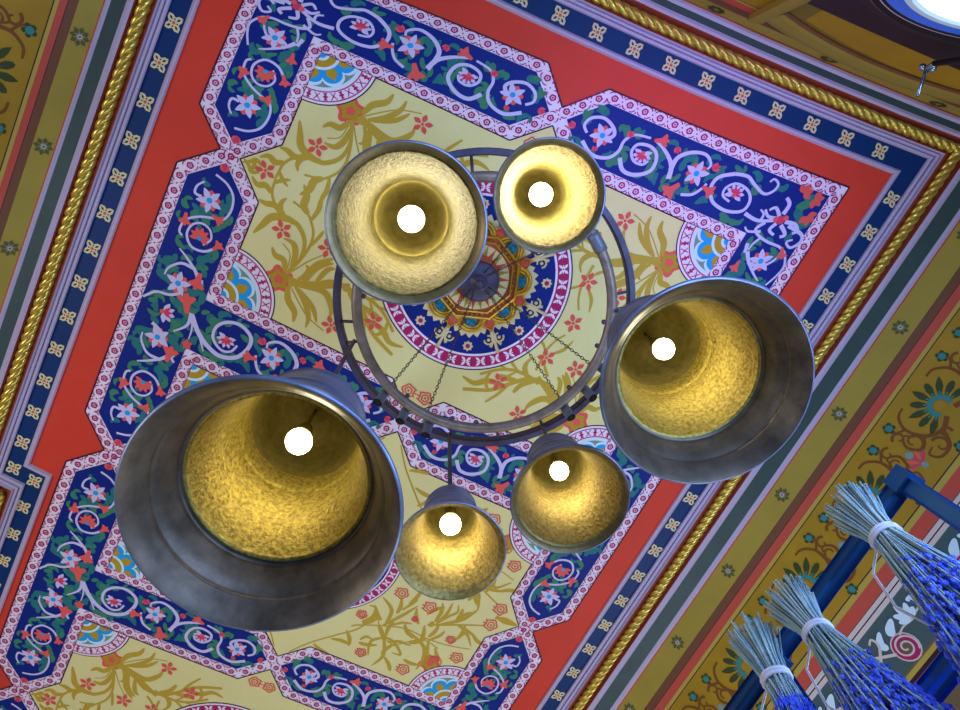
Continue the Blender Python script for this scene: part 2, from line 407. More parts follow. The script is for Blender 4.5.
# --- scroll work, drawn for one quadrant (x>0): the strokes follow the painted originals
TR = {
 'VY': [
  (((0.862,0.437),(0.827,0.338),(0.809,0.243),(0.819,0.176),(0.847,0.131),(0.883,0.097),(0.963,0.075)),0.0156,0.0111),
  (((0.851,0.121),(0.839,0.055),(0.845,0.01),(0.843,-0.027)),0.0245,'L'),
  (((0.877,0.099),(0.91,0.07),(0.916,0.013),(0.948,-0.029)),0.0378,'L'),
  (((0.804,0.241),(0.782,0.168),(0.777,0.141)),0.0178,'L'),
  (((0.867,0.434),(0.833,0.354),(0.829,0.278),(0.852,0.218),(0.903,0.174),(0.936,0.174)),0.0133,0.0267),
  (((0.903,0.174),(0.959,0.171),(1.026,0.199),(1.056,0.264),(1.08,0.319)),0.0378,'L'),
  (((0.927,0.169),(0.983,0.167),(1.024,0.144),(1.068,0.085),(1.077,0.018),(1.079,-0.017)),0.02,0.01),
  (((1.074,0.004),(1.084,-0.05),(1.114,-0.069),(1.175,-0.059)),0.0145,'L'),
  (((1.076,0.035),(1.046,0.001),(1.01,-0.019)),0.02,'L'),
  (((1.073,0.087),(1.108,0.065),(1.146,0.08),(1.183,0.053)),0.0311,'L'),
  (((0.983,0.167),(1.032,0.137),(1.077,0.149),(1.116,0.147)),0.0311,'L'),
  (((0.965,0.169),(1.002,0.144),(1.011,0.107),(0.996,0.075)),0.0267,'L'),
  (((1.158,0.017),(1.19,0.033),(1.214,0.011),(1.249,-0.012)),0.0222,'L'),
  (((1.177,0.008),(1.193,-0.007),(1.187,-0.034)),0.0178,'L'),
  (((0.849,0.399),(0.858,0.318),(0.887,0.273),(0.938,0.271)),0.0311,'L'),
  (((0.866,0.408),(0.881,0.331),(0.933,0.298)),0.0056,0.0056),
  (((0.871,0.429),(0.897,0.376),(0.944,0.371),(0.973,0.339)),0.0311,'L'),
  (((0.801,0.435),(0.779,0.404),(0.772,0.358),(0.793,0.345)),0.0222,'L'),
  (((0.767,0.435),(0.746,0.344),(0.717,0.303),(0.672,0.273)),0.0356,'L'),
  (((0.856,0.452),(0.751,0.445),(0.638,0.384),(0.555,0.34)),0.0334,0.0245),
  (((0.85,0.424),(0.788,0.323),(0.735,0.258)),0.0078,0.0056),
  (((0.829,-0.059),(0.853,-0.105),(0.844,-0.181),(0.831,-0.284),(0.842,-0.337)),0.0222,0.02),
  (((0.872,-0.1),(0.94,-0.093),(0.99,-0.137),(1.021,-0.204)),0.0311,'L'),
  (((0.87,-0.108),(0.969,-0.054),(1.018,-0.098),(1.089,-0.101)),0.0289,'L'),
  (((0.998,-0.068),(1.022,-0.051),(1.041,-0.044)),0.0156,'L'),
  (((0.842,-0.337),(0.857,-0.294),(0.904,-0.25),(0.967,-0.245),(0.995,-0.236)),0.0245,'L'),
  (((0.873,-0.088),(0.883,-0.059),(0.883,-0.029)),0.0245,'L'),
  (((0.891,-0.216),(0.857,-0.24),(0.837,-0.286)),0.0056,0.0056),
  (((0.83,0.491),(0.806,0.553),(0.753,0.599),(0.739,0.652)),0.0347,'L'),
  (((0.796,0.473),(0.727,0.525),(0.68,0.59),(0.672,0.65)),0.0294,'L'),
  (((0.78,0.479),(0.683,0.532),(0.632,0.598)),0.0267,'L'),
  (((0.787,0.461),(0.662,0.43),(0.597,0.486),(0.582,0.538)),0.0347,'L'),
  (((0.818,0.485),(0.696,0.584),(0.583,0.622)),0.0067,0.0067),
  (((0.837,0.473),(0.709,0.414),(0.634,0.363),(0.536,0.364),(0.459,0.413),(0.358,0.512),(0.212,0.576)),0.0347,0.0187),
  (((0.769,0.436),(0.745,0.327),(0.681,0.249)),0.0374,'L'),
  (((0.714,0.402),(0.687,0.318),(0.655,0.294)),0.0267,'L'),
  (((0.461,0.407),(0.368,0.426),(0.347,0.446)),0.032,'L'),
  (((0.409,0.462),(0.317,0.475),(0.253,0.52),(0.176,0.511)),0.032,'L'),
  (((0.511,0.373),(0.467,0.328),(0.46,0.279)),0.0294,'L'),
  (((0.259,0.46),(0.338,0.396),(0.419,0.362),(0.508,0.358),(0.578,0.371)),0.0154,0.0205),
  (((0.358,0.59),(0.402,0.515),(0.439,0.428),(0.52,0.379),(0.572,0.374)),0.0192,'L'),
  (((0.473,0.475),(0.495,0.417),(0.55,0.377)),0.0269,'L'),
  (((0.528,0.311),(0.526,0.252),(0.524,0.193),(0.545,0.124),(0.577,0.073)),0.0167,0.0102),
  (((0.527,0.199),(0.482,0.161),(0.431,0.162)),0.0154,'L'),
  (((0.568,0.191),(0.611,0.146),(0.633,0.084)),0.0192,'L'),
  (((0.437,0.353),(0.39,0.33),(0.375,0.296),(0.406,0.27)),0.0179,'L'),
  (((0.308,0.425),(0.302,0.47),(0.328,0.511),(0.359,0.523)),0.0192,'L'),
  (((0.607,0.313),(0.571,0.284),(0.554,0.261)),0.0167,'L'),
  (((0.469,0.315),(0.465,0.28),(0.49,0.249)),0.0154,'L'),
  (((0.409,0.435),(0.406,0.402),(0.436,0.365)),0.0154,'L'),
  (((0.289,0.389),(0.325,0.372),(0.386,0.371)),0.0167,'L'),
 ],
 'VR': [
  (((0.314,0.44),(0.358,0.41),(0.503,0.349),(0.632,0.314),(0.801,0.322),(0.944,0.308),(1.065,0.278)),0.01,0.0067),
  (((0.359,0.383),(0.401,0.32),(0.391,0.256),(0.348,0.256)),0.02,'L'),
  (((0.499,0.342),(0.486,0.228),(0.394,0.166)),0.0245,'L'),
  (((0.489,0.351),(0.57,0.222),(0.619,0.131)),0.0222,'L'),
  (((0.536,0.328),(0.587,0.283),(0.65,0.264)),0.0178,'L'),
  (((0.544,0.2),(0.584,0.121),(0.597,0.09)),0.0178,'L'),
  (((0.781,0.201),(0.827,0.119),(0.862,0.068),(0.841,0.018)),0.0178,'L'),
  (((0.783,0.191),(0.808,0.111),(0.803,0.019)),0.0222,'L'),
  (((0.768,0.189),(0.771,0.111),(0.747,0.045)),0.0245,'L'),
  (((0.797,0.202),(0.902,0.118),(0.943,0.056),(0.971,-0.008)),0.0245,'L'),
  (((0.737,0.23),(0.905,0.152),(1.015,0.104),(1.065,0.086)),0.0156,0.0067),
  (((0.905,0.152),(0.988,0.165),(1.063,0.186)),0.0222,'L'),
  (((0.867,0.166),(0.915,0.061),(0.97,0.023)),0.02,'L'),
  (((0.762,0.235),(0.757,0.212),(0.762,0.192)),0.0333,'L'),
  (((0.526,0.425),(0.604,0.433),(0.686,0.5),(0.628,0.51)),0.0178,'L'),
  (((0.53,0.433),(0.472,0.495),(0.504,0.595)),0.02,'L'),
  (((0.518,0.403),(0.589,0.546),(0.558,0.654)),0.0222,'L'),
  (((0.568,0.45),(0.64,0.416),(0.717,0.414)),0.0222,'L'),
  (((0.636,0.321),(0.787,0.382),(0.833,0.484),(0.825,0.563)),0.0245,'L'),
  (((0.795,0.325),(0.841,0.427),(0.912,0.469)),0.0222,'L'),
  (((0.802,0.325),(0.846,0.266),(0.856,0.223)),0.02,'L'),
  (((0.937,0.294),(0.983,0.185),(1.064,0.261)),0.02,'L'),
  (((0.467,0.366),(0.509,0.407),(0.561,0.471)),0.0289,'L'),
  (((0.887,-0.087),(0.996,-0.011),(1.098,0.011),(1.244,-0.001)),0.0111,0.0067),
  (((1.097,0.008),(1.162,-0.01),(1.25,-0.003)),0.0245,'L'),
  (((0.931,-0.074),(0.966,-0.119),(1.028,-0.127)),0.0222,'L'),
  (((0.952,-0.117),(0.997,-0.196),(1.038,-0.268)),0.0222,'L'),
  (((0.996,-0.011),(0.932,-0.032),(0.906,-0.079)),0.0222,'L'),
  (((0.953,-0.168),(0.994,-0.228),(1.082,-0.243)),0.02,'L'),
  (((0.968,-0.339),(1.019,-0.321),(1.056,-0.281)),0.0222,'L'),
  (((1.031,-0.001),(1.056,-0.038),(1.045,-0.084)),0.0178,'L'),
  (((0.406,0.509),(0.431,0.471),(0.477,0.475)),0.0178,'L'),
 ],
 'AH': [
  (((0.166,0.019),(0.137,-0.011),(0.151,-0.055),(0.206,-0.08),(0.265,-0.06),(0.292,-0.026),(0.271,0.006)),0.0132,0.0197),
  (((0.164,0.063),(0.239,0.105),(0.317,0.088),(0.351,0.039),(0.352,-0.021),(0.386,-0.067),(0.465,-0.083)),0.0197,0.0115),
  (((0.374,0.063),(0.419,0.111),(0.489,0.106),(0.548,0.055),(0.537,-0.016),(0.487,-0.046),(0.424,-0.032),(0.412,0.012),(0.445,0.049),(0.493,0.048),(0.512,0.02)),0.0214,0.0115),
  (((0.65,0.059),(0.633,0.003),(0.59,-0.038),(0.537,-0.067),(0.492,-0.082)),0.0263,0.0115),
  (((0.637,0.018),(0.637,-0.049),(0.687,-0.098),(0.758,-0.115),(0.808,-0.084),(0.805,-0.055)),0.0247,0.0099),
  (((0.75,0.102),(0.802,0.081),(0.831,0.04),(0.842,0.007)),0.0148,0.0132),
 ],
 'AS': [
  (((0.948,-0.087),(1.015,-0.098),(1.067,-0.076),(1.138,-0.053),(1.175,-0.079),(1.18,-0.117),(1.147,-0.133),(1.133,-0.113)),0.0181,0.0099),
  (((0.948,-0.087),(0.884,-0.047),(0.869,0.0),(0.888,0.043),(0.929,0.077),(1.011,0.087),(1.085,0.059),(1.095,0.005),(1.056,-0.038),(0.984,-0.048),(0.944,-0.012),(0.951,0.027),(0.999,0.042)),0.0197,0.0115),
 ],
 'AC': [
  (((1.279,0.015),(1.239,-0.015),(1.213,0.006)),0.0197,0.0115),
  (((1.291,-0.0),(1.292,-0.051),(1.259,-0.076)),0.023,0.0164),
  (((1.27,0.029),(1.226,0.035),(1.193,0.01)),0.0197,0.0115),
  (((1.286,0.051),(1.272,0.09),(1.309,0.105)),0.0197,0.0132),
  (((1.313,0.05),(1.361,0.083),(1.342,0.103)),0.0214,0.0148),
  (((1.323,0.029),(1.379,0.023),(1.41,0.048),(1.391,0.067)),0.0214,0.0115),
  (((1.35,0.04),(1.439,0.055),(1.457,0.09),(1.427,0.13),(1.391,0.114),(1.414,0.092)),0.0197,0.0099),
  (((1.106,0.063),(1.187,0.071),(1.277,0.038)),0.0197,0.0148),
  (((1.231,0.066),(1.205,0.11),(1.241,0.135),(1.305,0.145),(1.372,0.146),(1.418,0.167),(1.453,0.219),(1.446,0.276),(1.422,0.337)),0.0164,0.0099),
  (((1.202,0.065),(1.198,0.033),(1.17,0.019)),0.0148,0.0082),
  (((1.235,0.112),(1.175,0.134),(1.146,0.12)),0.0148,0.0082),
  (((1.254,0.139),(1.235,0.18),(1.231,0.215)),0.0132,0.0082),
 ],
 'AV': [
  (((1.362,0.269),(1.396,0.266),(1.397,0.226),(1.373,0.191)),0.0153,0.0085),
  (((1.336,0.131),(1.272,0.15),(1.225,0.197),(1.212,0.272),(1.233,0.33),(1.285,0.347),(1.343,0.373),(1.393,0.42),(1.402,0.481),(1.382,0.501)),0.0119,0.0119),
  (((1.211,0.475),(1.257,0.523),(1.321,0.532),(1.362,0.486),(1.357,0.428),(1.318,0.396),(1.271,0.407),(1.25,0.451),(1.275,0.496)),0.0136,0.0102),
  (((1.232,0.679),(1.267,0.638),(1.325,0.595),(1.371,0.569)),0.0222,0.0068),
  (((1.266,0.633),(1.336,0.635),(1.386,0.686),(1.394,0.732)),0.0188,0.0068),
  (((1.209,0.715),(1.222,0.669)),0.0188,0.0171),
 ],
 'AT': [
  (((1.208,-0.045),(1.208,0.028),(1.259,0.09)),0.0222,0.0068),
  (((1.206,-0.041),(1.18,0.032),(1.176,0.094)),0.0136,0.0051),
  (((1.206,-0.041),(1.146,0.033),(1.075,0.082),(0.999,0.1),(0.924,0.063),(0.89,-0.013),(0.901,-0.073),(0.966,-0.106),(1.033,-0.088),(1.074,-0.036),(1.067,0.028),(1.011,0.066),(0.964,0.051),(0.945,0.005)),0.0256,0.0119),
  (((1.148,0.024),(1.088,0.119)),0.0171,0.0051),
  (((1.452,-0.008),(1.403,-0.064),(1.34,-0.081),(1.299,-0.109)),0.0119,0.0153),
  (((1.368,0.099),(1.313,0.126),(1.233,0.219),(1.2,0.25)),0.0188,0.0136),
  (((1.321,-0.124),(1.29,-0.109)),0.0136,0.0171),
 ],
}
def strokes(key, y0, m, ly, flt=None):
    for it in TR[key]:
        pts = [(x, y+y0) for x, y in it[0]]
        if flt and not flt(pts): continue
        if it[2] == 'L': stroke(pts, (lambda w: (lambda t: w*(.16+.84*math.sin(PI*min(1, .12+t*.88))**.9) if t < .999 else .002))(it[1]), m, ly, 6)
        else: stroke(pts, taper(it[1], it[2]), m, ly, 6)
def arm_v():
    bx = (1.19, .09, 1.44, .62)
    tendrils((1.316, .27), .115, 3, 13, bx); tendrils((1.316, .47), .118, 5, 13, bx)
    tendrils((1.32, .27), .07, 6, 6, bx)
    six((1.321, .269), .058, .4); fan((1.302, .466), .052, R_(-90)); bud((1.306, .10), R_(-80), .042)
    strokes('AV', 0, P_VINE, 7)
    bell((1.396, .405), R_(100), .055); bell((1.263, .338), R_(170), .05); bell((1.214, .477), R_(-120), .05)
def arm_v2():
    bx = (1.19, .58, 1.44, .90)
    tendrils((1.32, .69), .11, 8, 14, bx); tendrils((1.35, .80), .09, 9, 8, bx)
    leaf((1.20, .72), 1.5, .08, .036, P_GRN, 5, .5); leaf((1.21, .60), .6, .07, .034, P_GRN2, 5, -.5)
    bell((1.236, .672), R_(90), .075); six((1.319, .742), .058, 1.)
def arm_h(y):
    bx = (.09, y-.13, 1.12, y+.13)
    tendrils((.242, y), .118, 13, 14, bx); tendrils((.46, y), .125, 15, 15, bx); tendrils((.64, y+.02), .10, 17, 12, bx); tendrils((.80, y), .11, 18, 14, bx); tendrils((.985, y), .13, 21, 14, bx)
    six((.241, y), .056, .2); fan((.468, y+.005), .05, R_(80), P_VINE, P_ROSE); six((.766, y-.017), .058, .9)
    strokes('AH', y, P_VINE, 7)
    bell((.511, y-.089), R_(-20), .06); bud((.608, y-.096), R_(60), .034); bell((.699, y+.088), R_(120), .075); bud((.825, y-.066), R_(-40), .04); bell((.856, y+.031), R_(10), .06)
    bud((.10, y+.014), R_(180), .036); bud((.356, y-.074), R_(60), .034); bud((.239, y+.085), R_(-90), .026)
def spiral_end(y):
    fan((1.001, y), .052, R_(-90), P_VINE, P_ROSE); strokes('AS', y, P_VINE, 7)
def corner_top():
    y = -HP
    tendrils((1.28, y), .15, 31, 16, (1.18, y-.14, 1.44, y+.16)); tendrils((1.31, y+.26), .11, 33, 14, (1.19, y+.12, 1.44, y+.38))
    leaf((1.33, y-.05), R_(-45), .11, .045, P_GRN2, 6, .2); leaf((1.36, y+.02), R_(-10), .07, .034, P_GRN, 6, .6)
    strokes('AC', y, P_VINE, 7)
    disc((1.295, y+.03), .022, P_ROSE, 9, 10); disc((1.315, y+.012), .014, P_PINK, 10, 8); disc((1.27, y+.035), .014, P_PINK, 10, 8)
    for q, a in (((1.337, -.124), -60), ((1.408, -.116), 0), ((1.424, -.031), 40)):
        for k in range(4): petal((q[0]-.012, y+q[1]), R_(a)+(k-1.5)*R_(52), .048, .034, P_STAR, 8)
    six((1.325, y+.24), .056, .5); bell((1.399, y+.162), R_(60), .05); bell((1.22, y+.30), R_(100), .05)
def tee():
    y = HP
    strokes('AT', y, P_VINE, 7)
    bx = (1.06, y-.13, 1.44, y+.13)
    tendrils((1.33, y), .10, 41, 16, bx); tendrils((1.17, y), .09, 44, 14, bx); tendrils((1.0, y), .12, 47, 14, (.86, y-.13, 1.2, y+.13))
    bell((1.242, y-.069), R_(-70), .085); fan((1.333, y+.017), .058, R_(180), P_VINE, P_ROSE, n=5); fan((1.006, y), .05, R_(90), P_VINE, P_ROSE)
    for k in range(5): petal((1.174, y+.123), k*2*PI/5, .03, .02, P_STAR, 8)
def T4(sx, sy, c): return lambda x, y: (sx*x, c*PP+sy*y)
for c in range(NCOMP):
    for sx in (-1, 1):
        for sy in (-1, 1):
            XF[0] = T4(sx, sy, c)
            arm_v()
            if not (c == 0 and sy == -1): arm_v2()
        XF[0] = T4(sx, 1, c); arm_h(HP); tee()
    if c == 0:
        for sx in (-1, 1):
            XF[0] = T4(sx, 1, 0); arm_h(-HP); spiral_end(-HP); corner_top()
# --- yellow fields
def star(c, r=.042, ly=6, a0=.3):
    for k in range(5): petal(c, a0+k*2*PI/5, r, r*.62, P_STAR, ly, r0=r*.25, tip=.6)
    disc(c, r*.2, P_STAR, ly, 6)
def rose(c, r=.045, ly=6, a0=0.):
    for rr, w in ((r, .008), (r*.55, .007)):
        p = [(c[0]+rr*(1+.12*math.cos(5*t))*math.cos(t), c[1]+rr*(1+.12*math.cos(5*t))*math.sin(t)) for t in [2*PI*k/24 for k in range(25)]]
        put_strip(*offs(p, lambda t: w), P_STAR, ly)
    disc(c, r*.2, P_STAR, ly, 6)
    for k in range(3): petal(c, a0+PI+(k-1)*.5, r*.5, r*.25, P_STAR, ly, r0=r)
def wl(pts, w, ly=4): stroke(pts, leafw(w), P_OCH, ly, 6)
def stem(pts, w0=.016, w1=.006, ly=4): stroke(pts, taper(w0, w1), P_OCH, ly, 6)
def curlleaf(p, a, l, w, b):
    ca, sa = math.cos(a), math.sin(a)
    q = [(0, 0), (.3*l, .06*l*b), (.62*l, .2*l*b), (.92*l, .52*l*b), (1.0*l, .75*l*b)]
    stroke([(p[0]+u*ca-v*sa, p[1]+u*sa+v*ca) for u, v in q], lambda t: w*(.22+.78*math.sin(PI*min(1, t*.95+.02))) if t < .99 else .001, P_OCH, 4, 4)
def corner_fan():
    # quarter medallion in the corner of a yellow field: centre (xa, yi), opening towards the middle
    o = (xa, yi); a0, a1 = PI, 1.5*PI
    sector(o, 0, .268, a0, a1, P_LINE, 5, 16); sector(o, 0, .262, a0, a1, P_LAT, 6, 16)
    sector(o, .245, .251, a0, a1, P_CRIM, 7, 16); sector(o, .196, .202, a0, a1, P_CRIM, 7, 16)
    n = 9
    for k in range(n):
        a = a0+(k+.5)*(a1-a0)/n; d = (math.cos(a), math.sin(a)); q = (-d[1], d[0])
        T = lambda u, v: (o[0]+d[0]*u+q[0]*v, o[1]+d[1]*u+q[1]*v)
        if k % 2 == 0:
            put([T(.204, -.010), T(.216, -.004), T(.224, -.014), T(.232, -.004), T(.243, -.010), T(.243, .010), T(.232, .004), T(.224, .014), T(.216, .004), T(.204, .010)], P_CRIM, 7)
        else:
            for sg in (-1, 1): put_strip([T(.205, -.015*sg), T(.242, .012*sg)], [T(.205, -.009*sg), T(.242, .018*sg)], P_CRIM, 7)
            put([T(.218, 0), T(.224, .006), T(.230, 0), T(.224, -.006)], P_CRIM, 8)
    sector(o, 0, .188, a0, a1, P_ICE, 7, 16); sector(o, 0, .176, a0, a1, P_SAGE, 8, 16)
    def rr(a, base, amp):    # scalloped boundary: lobes at 0, 45, 90 degrees
        return base+amp*(abs(math.cos(4*(a-a0)))**.6)
    A = [a0+(a1-a0)*k/36 for k in range(37)]
    for base, m, ly in ((.142, P_ICE, 9), (.126, P_CYAN, 10)):
        put([o]+[(o[0]+rr(a, base, .036)*math.cos(a), o[1]+rr(a, base, .036)*math.sin(a)) for a in A], m, ly)
    for k in (0, 1, 2):
        a = a0+k*PI/4; half = R_(13)
        lo, hi = max(a0, a-half), min(a1, a+half)
        p = []
        for t, rad in ((lo, .095), (lo, .118), (a if k == 1 else (a0 if k == 0 else a1), .15), (hi, .118), (hi, .095)): p.append((o[0]+rad*math.cos(t), o[1]+rad*math.sin(t)))
        lo2, hi2 = max(a0, a-R_(8)), min(a1, a+R_(8))
        p += [(o[0]+.088*math.cos(hi2), o[1]+.088*math.sin(hi2)), (o[0]+.088*math.cos(lo2), o[1]+.088*math.sin(lo2))]
        put(p, P_GOLD, 11)
    sector(o, 0, .088, a0, a1, P_ICE, 11, 12); sector(o, 0, .074, a0, a1, P_GOLD, 12, 12); sector(o, 0, .040, a0, a1, P_ICE, 13, 10); sector(o, 0, .026, a0, a1, P_CYAN, 14, 8)
def field_quad(c, roses):
    corner_fan()
    # red lobed flower that sits on the quarter medallion, sprays of ochre leaves from it
    f = (.885, .478); ax = R_(223)
    def lob(r, m, ly):
        put([(f[0]+r*(1+.16*math.cos(5*(t-ax)))*math.cos(t), f[1]+r*(1+.16*math.cos(5*(t-ax)))*math.sin(t)) for t in [2*PI*k/30 for k in range(30)]], m, ly)
    lob(.066, P_PINK, 4)
    lob(.046, P_GOLD, 5); lob(.022, P_PINK, 5)
    ok = lambda pts: sum(p[1] for p in pts)/len(pts) > -.02
    if roses:
        strokes('VR', 0, P_OCH, 4, ok)
        for x, y, a, bb in ((.50, .12, 60, .5), (.56, .14, 300, -.5), (.62, .15, 75, -.5), (.70, .165, 290, .5), (.80, .19, 80, .5), (.88, .15, 285, -.4), (.95, .13, 70, .5), (1.02, .17, 40, -.5), (.78, .32, 120, .5), (.86, .36, 60, -.5), (.70, .36, 200, .5), (.62, .44, 130, -.5), (.54, .42, 250, .5), (.44, .30, 110, .5), (.38, .24, 60, -.4), (.60, .56, 30, .4), (.52, .50, 150, .4), (.84, .52, 160, .5), (.95, .44, 100, -.5), (.72, .24, 60, .4), (.30, .48, 40, .5), (.24, .58, 340, .4), (.16, .66, 30, -.4)):
            curlleaf((x, y), R_(a), .11, .026, bb)
        stem([(.05, .78), (.14, .66), (.26, .54), (.36, .44), (.42, .30)], .008, .012); stem([(.62, .46), (.70, .38), (.78, .34), (.88, .36)], .006, .008); stem([(.42, .30), (.52, .42), (.62, .46)], .008, .006)
        for x, y, r in ((.489, .091, .036), (.693, .11, .038), (1.097, .063, .038), (1.023, .369, .036), (.754, .593, .036), (.922, .266, .026), (.894, .441, .024), (.647, .224, .018), (.336, .334, .028), (.454, .592, .03)): rose((x, y), r)
    else:
        strokes('VY', 0, P_OCH, 4, ok)
        for p in ((.56, .575), (.725, .215), (.545, .225), (.96, .235), (.371, .456)): star(p)
        rose((.05, .715), .034)
def medallion(k_=1.):
    o = (0, 0)
    X1 = XF[0]; XF[0] = lambda x, y: X1(x*k_, y*k_)
    for r, m, ly in ((.505, P_LINE, 5), (.498, P_LAT, 6), (.486, P_CRIM, 7), (.426, P_LAT, 8), (.414, P_BLUE, 9)): disc(o, r, m, ly, 72)
    n = 36
    for k in range(n):
        a = 2*PI*k/n; d = (math.cos(a), math.sin(a)); q = (-d[1], d[0])
        T = lambda u, v: (d[0]*u+q[0]*v, d[1]*u+q[1]*v)
        for s1, s2 in ((1, 1), (1, -1), (-1, 1), (-1, -1)):
            put([T(.456, 0), T(.456+s1*.008, s2*.020), T(.456+s1*.025, s2*.026), T(.456+s1*.019, s2*.009)], P_LAT, 8)
        put([T(.456, -.026), T(.463, 0), T(.456, .026), T(.449, 0)], P_LAT, 8); put([T(.456+.005*math.cos(q_), .005*math.sin(q_)) for q_ in (0, 1.57, 3.14, 4.71)], P_CRIM, 10)
    for k in range(8):
        a = R_(-20+45*k); c = (.372*math.cos(a), .372*math.sin(a))
        for j in range(8): petal(c, a+j*PI/4, .019, .016, M_IVORY, 11, r0=.010)
        disc(c, .013, P_CRIM, 11, 8)
for c in range(NCOMP):
    for sx in (-1, 1):
        for sy in (-1, 1):
            XF[0] = T4(sx, sy, c); field_quad(c, c == 1)
        XF[0] = T4(sx, 1, c)
        if c != 1: star((1.135, -.005)); star((.585, 0.))
    XF[0] = T4(1, 1, c); medallion(.82 if c == 1 else 1.)
XF[0] = lambda x, y: (x, y)

# ------------------------------------------------------------------ border mouldings (stations measured outwards)
STN = {  # name: (left x, end-wall y, right x) where the line would meet the ceiling plane
 'red': (-1.339, -.788, 2.0085), 'navi': (-1.368, -.818, 2.0405), 'navo': (-1.453, -.914, 2.124), 'lilo': (-1.508, -.967, 2.1935),
 'rope': (-1.555, -1.005, 2.2465), 'ro': (-1.601, -1.0605, 2.3065), 'gi': (-1.630, -1.087, 2.3435), 'go': (-1.692, -1.1185, 2.439), 'lo': (-1.720, -1.154, 2.482)}
BL, BR, BT1, BT2 = .010, -.015, -.092, -.017
YEND = 5.0; JOG = .127
def mix(a, b, t): return tuple(STN[a][i]+(STN[b][i]-STN[a][i])*t for i in range(3))
def station(s, drop):
    """plan polyline of a station: right side from the far end, the end wall, then the left side with its jog"""
    l, e, r = s; t = (H-drop)/H; l, e, r = l*t, e*t, r*t
    def solve(a, b):
        x = a
        for _ in range(20): y = e+BT1*x+BT2*x*x; x = a+b*y
        return (x, y)
    cr = solve(r, BR); cl = solve(l, BL); z = H-drop
    pts = [(r+BR*YEND, YEND)]+[(r+BR*y, y) for y in (3.5, 2., .6)]+[cr]
    for k in range(1, 9):
        x = cr[0]+(cl[0]-cr[0])*k/9; pts.append((x, e+BT1*x+BT2*x*x))
    pts.append(cl)
    yj = (2.40+(STN['red'][0]*t-l))
    pts += [(l+BL*y, y) for y in (.6, 1.6)]+[(l+BL*yj, yj), (l+JOG+BL*yj, yj+.012), (l+JOG+BL*YEND, YEND)]
    return [W(x, y, z) for x, y in pts]
def sweep(mb, stns):
    """stns: list of (station, drop, material to the next)"""
    L = [station(s, d) for s, d, m in stns]
    for i in range(len(L)-1):
        n = len(L[i]); mb.add(L[i]+L[i+1], [(k, k+1, n+k+1, n+k) for k in range(n-1)], stns[i][2])
# red ground of the ceiling
rd = station(STN['red'], 0)
CM.add(rd, [tuple(range(len(rd)))], P_RED)
ceil = CM.build('ceiling'); tag(ceil, kind='structure', label='painted ceiling of red, blue and yellow ornamental panels')
tm = MB()
def S(n): return STN[n]
sweep(tm, [(S('red'), 0, P_LILAC), (mix('red', 'navi', .3), .013, P_LILAC), (mix('red', 'navi', .7), .013, P_LILAC), (S('navi'), .003, P_NAVY), (S('navo'), .003, P_LILAC),
           (mix('navo', 'lilo', .12), .016, P_LILAC), (mix('navo', 'lilo', .34), .018, P_LILAC), (mix('navo', 'lilo', .42), .008, P_LILAC), (mix('navo', 'lilo', .52), .022, P_LILAC), (mix('navo', 'lilo', .70), .024, P_LILAC), (mix('navo', 'lilo', .78), .012, P_LILAC), (S('lilo'), .028, P_COVE),
           (mix('lilo', 'rope', .5), .004, P_COVE), (mix('rope', 'ro', .5), .004, P_COVE), (S('ro'), .03, P_LILAC), (mix('ro', 'gi', .5), .036, P_LILAC), (S('gi'), .03, P_GREEN), (S('go'), .03, P_LILAC), (mix('go', 'lo', .45), .038, P_LILAC), (mix('go', 'lo', .8), .034, P_CRED), (S('lo'), .03, P_CRED)])
# small square flowers on the navy band
def navy_flower(p, ax):
    ax = Vector((ax[0], ax[1], 0)).normalized(); ay = Vector((-ax.y, ax.x, 0))
    T = lambda u, v, k: tuple(Vector(W(p[0], p[1], H-.003-.0007*k))+ax*u+ay*v)
    sz = .033
    A = [R_(45*k) for k in range(8)]; q = []
    for k in range(4):
        t = PI/4+k*PI/2; c, s_ = math.cos(t), math.sin(t)
        for u, v in ((1.42, 0), (1.05, .42)): q.append((u*c-v*s_, u*s_+v*c))
        t2 = t+PI/4; q.append((.72*math.cos(t2), .72*math.sin(t2)))
        t3 = t+PI/2; c, s_ = math.cos(t3), math.sin(t3); q.append((1.05*c+.42*s_, 1.05*s_-.42*c))
    tm.add([T(u*sz, v*sz, 1) for u, v in q], [tuple(range(len(q)))], M_IVORY)
    for k in range(4):
        for off_, r0, r1, wd in ((PI/4, .42, 1.12, .17), (0, .34, .66, .13)):
            t = off_+k*PI/2; c, s_ = math.cos(t), math.sin(t)
            pp = [(r0, 0), ((r0+r1)/2, wd), (r1, 0), ((r0+r1)/2, -wd)]
            tm.add([T((u*c-v*s_)*sz, (u*s_+v*c)*sz, 2) for u, v in pp], [(0, 1, 2, 3)], P_NAVY)
    tm.add([T(.24*sz*math.cos(k*PI/4), .24*sz*math.sin(k*PI/4), 3) for k in range(8)], [tuple(range(8))], P_STAR)
for k in range(-3, 13):
    y = -.011+.1923*k
    if y < 2.40 and y > -.55: navy_flower((-1.4065+BL*(y-.4), y), (BL, 1))
navy_flower((-1.262, 2.488), (BL, 1)); navy_flower((-1.383, 2.462), (BL, 1))
for k in range(13): navy_flower((-1.268+BL*k*.19, 2.665+.185*k), (BL, 1))
for k in range(-1, 29):
    y = -.939+.1915*k
    if y > -1.0: navy_flower((2.0822+BR*y, y), (BR, 1))
for k in range(-8, 11):
    x = .152+.194*k
    if -1.3 < x < 2.0: navy_flower((x, STN['navi'][1]*.5+STN['navo'][1]*.5+BT1*x+BT2*x*x), (1, BT1+2*BT2*x))
tr = tm.build('trim_1'); tag(tr, kind='structure', label='lilac, navy and dark green cornice bands framing the ceiling')
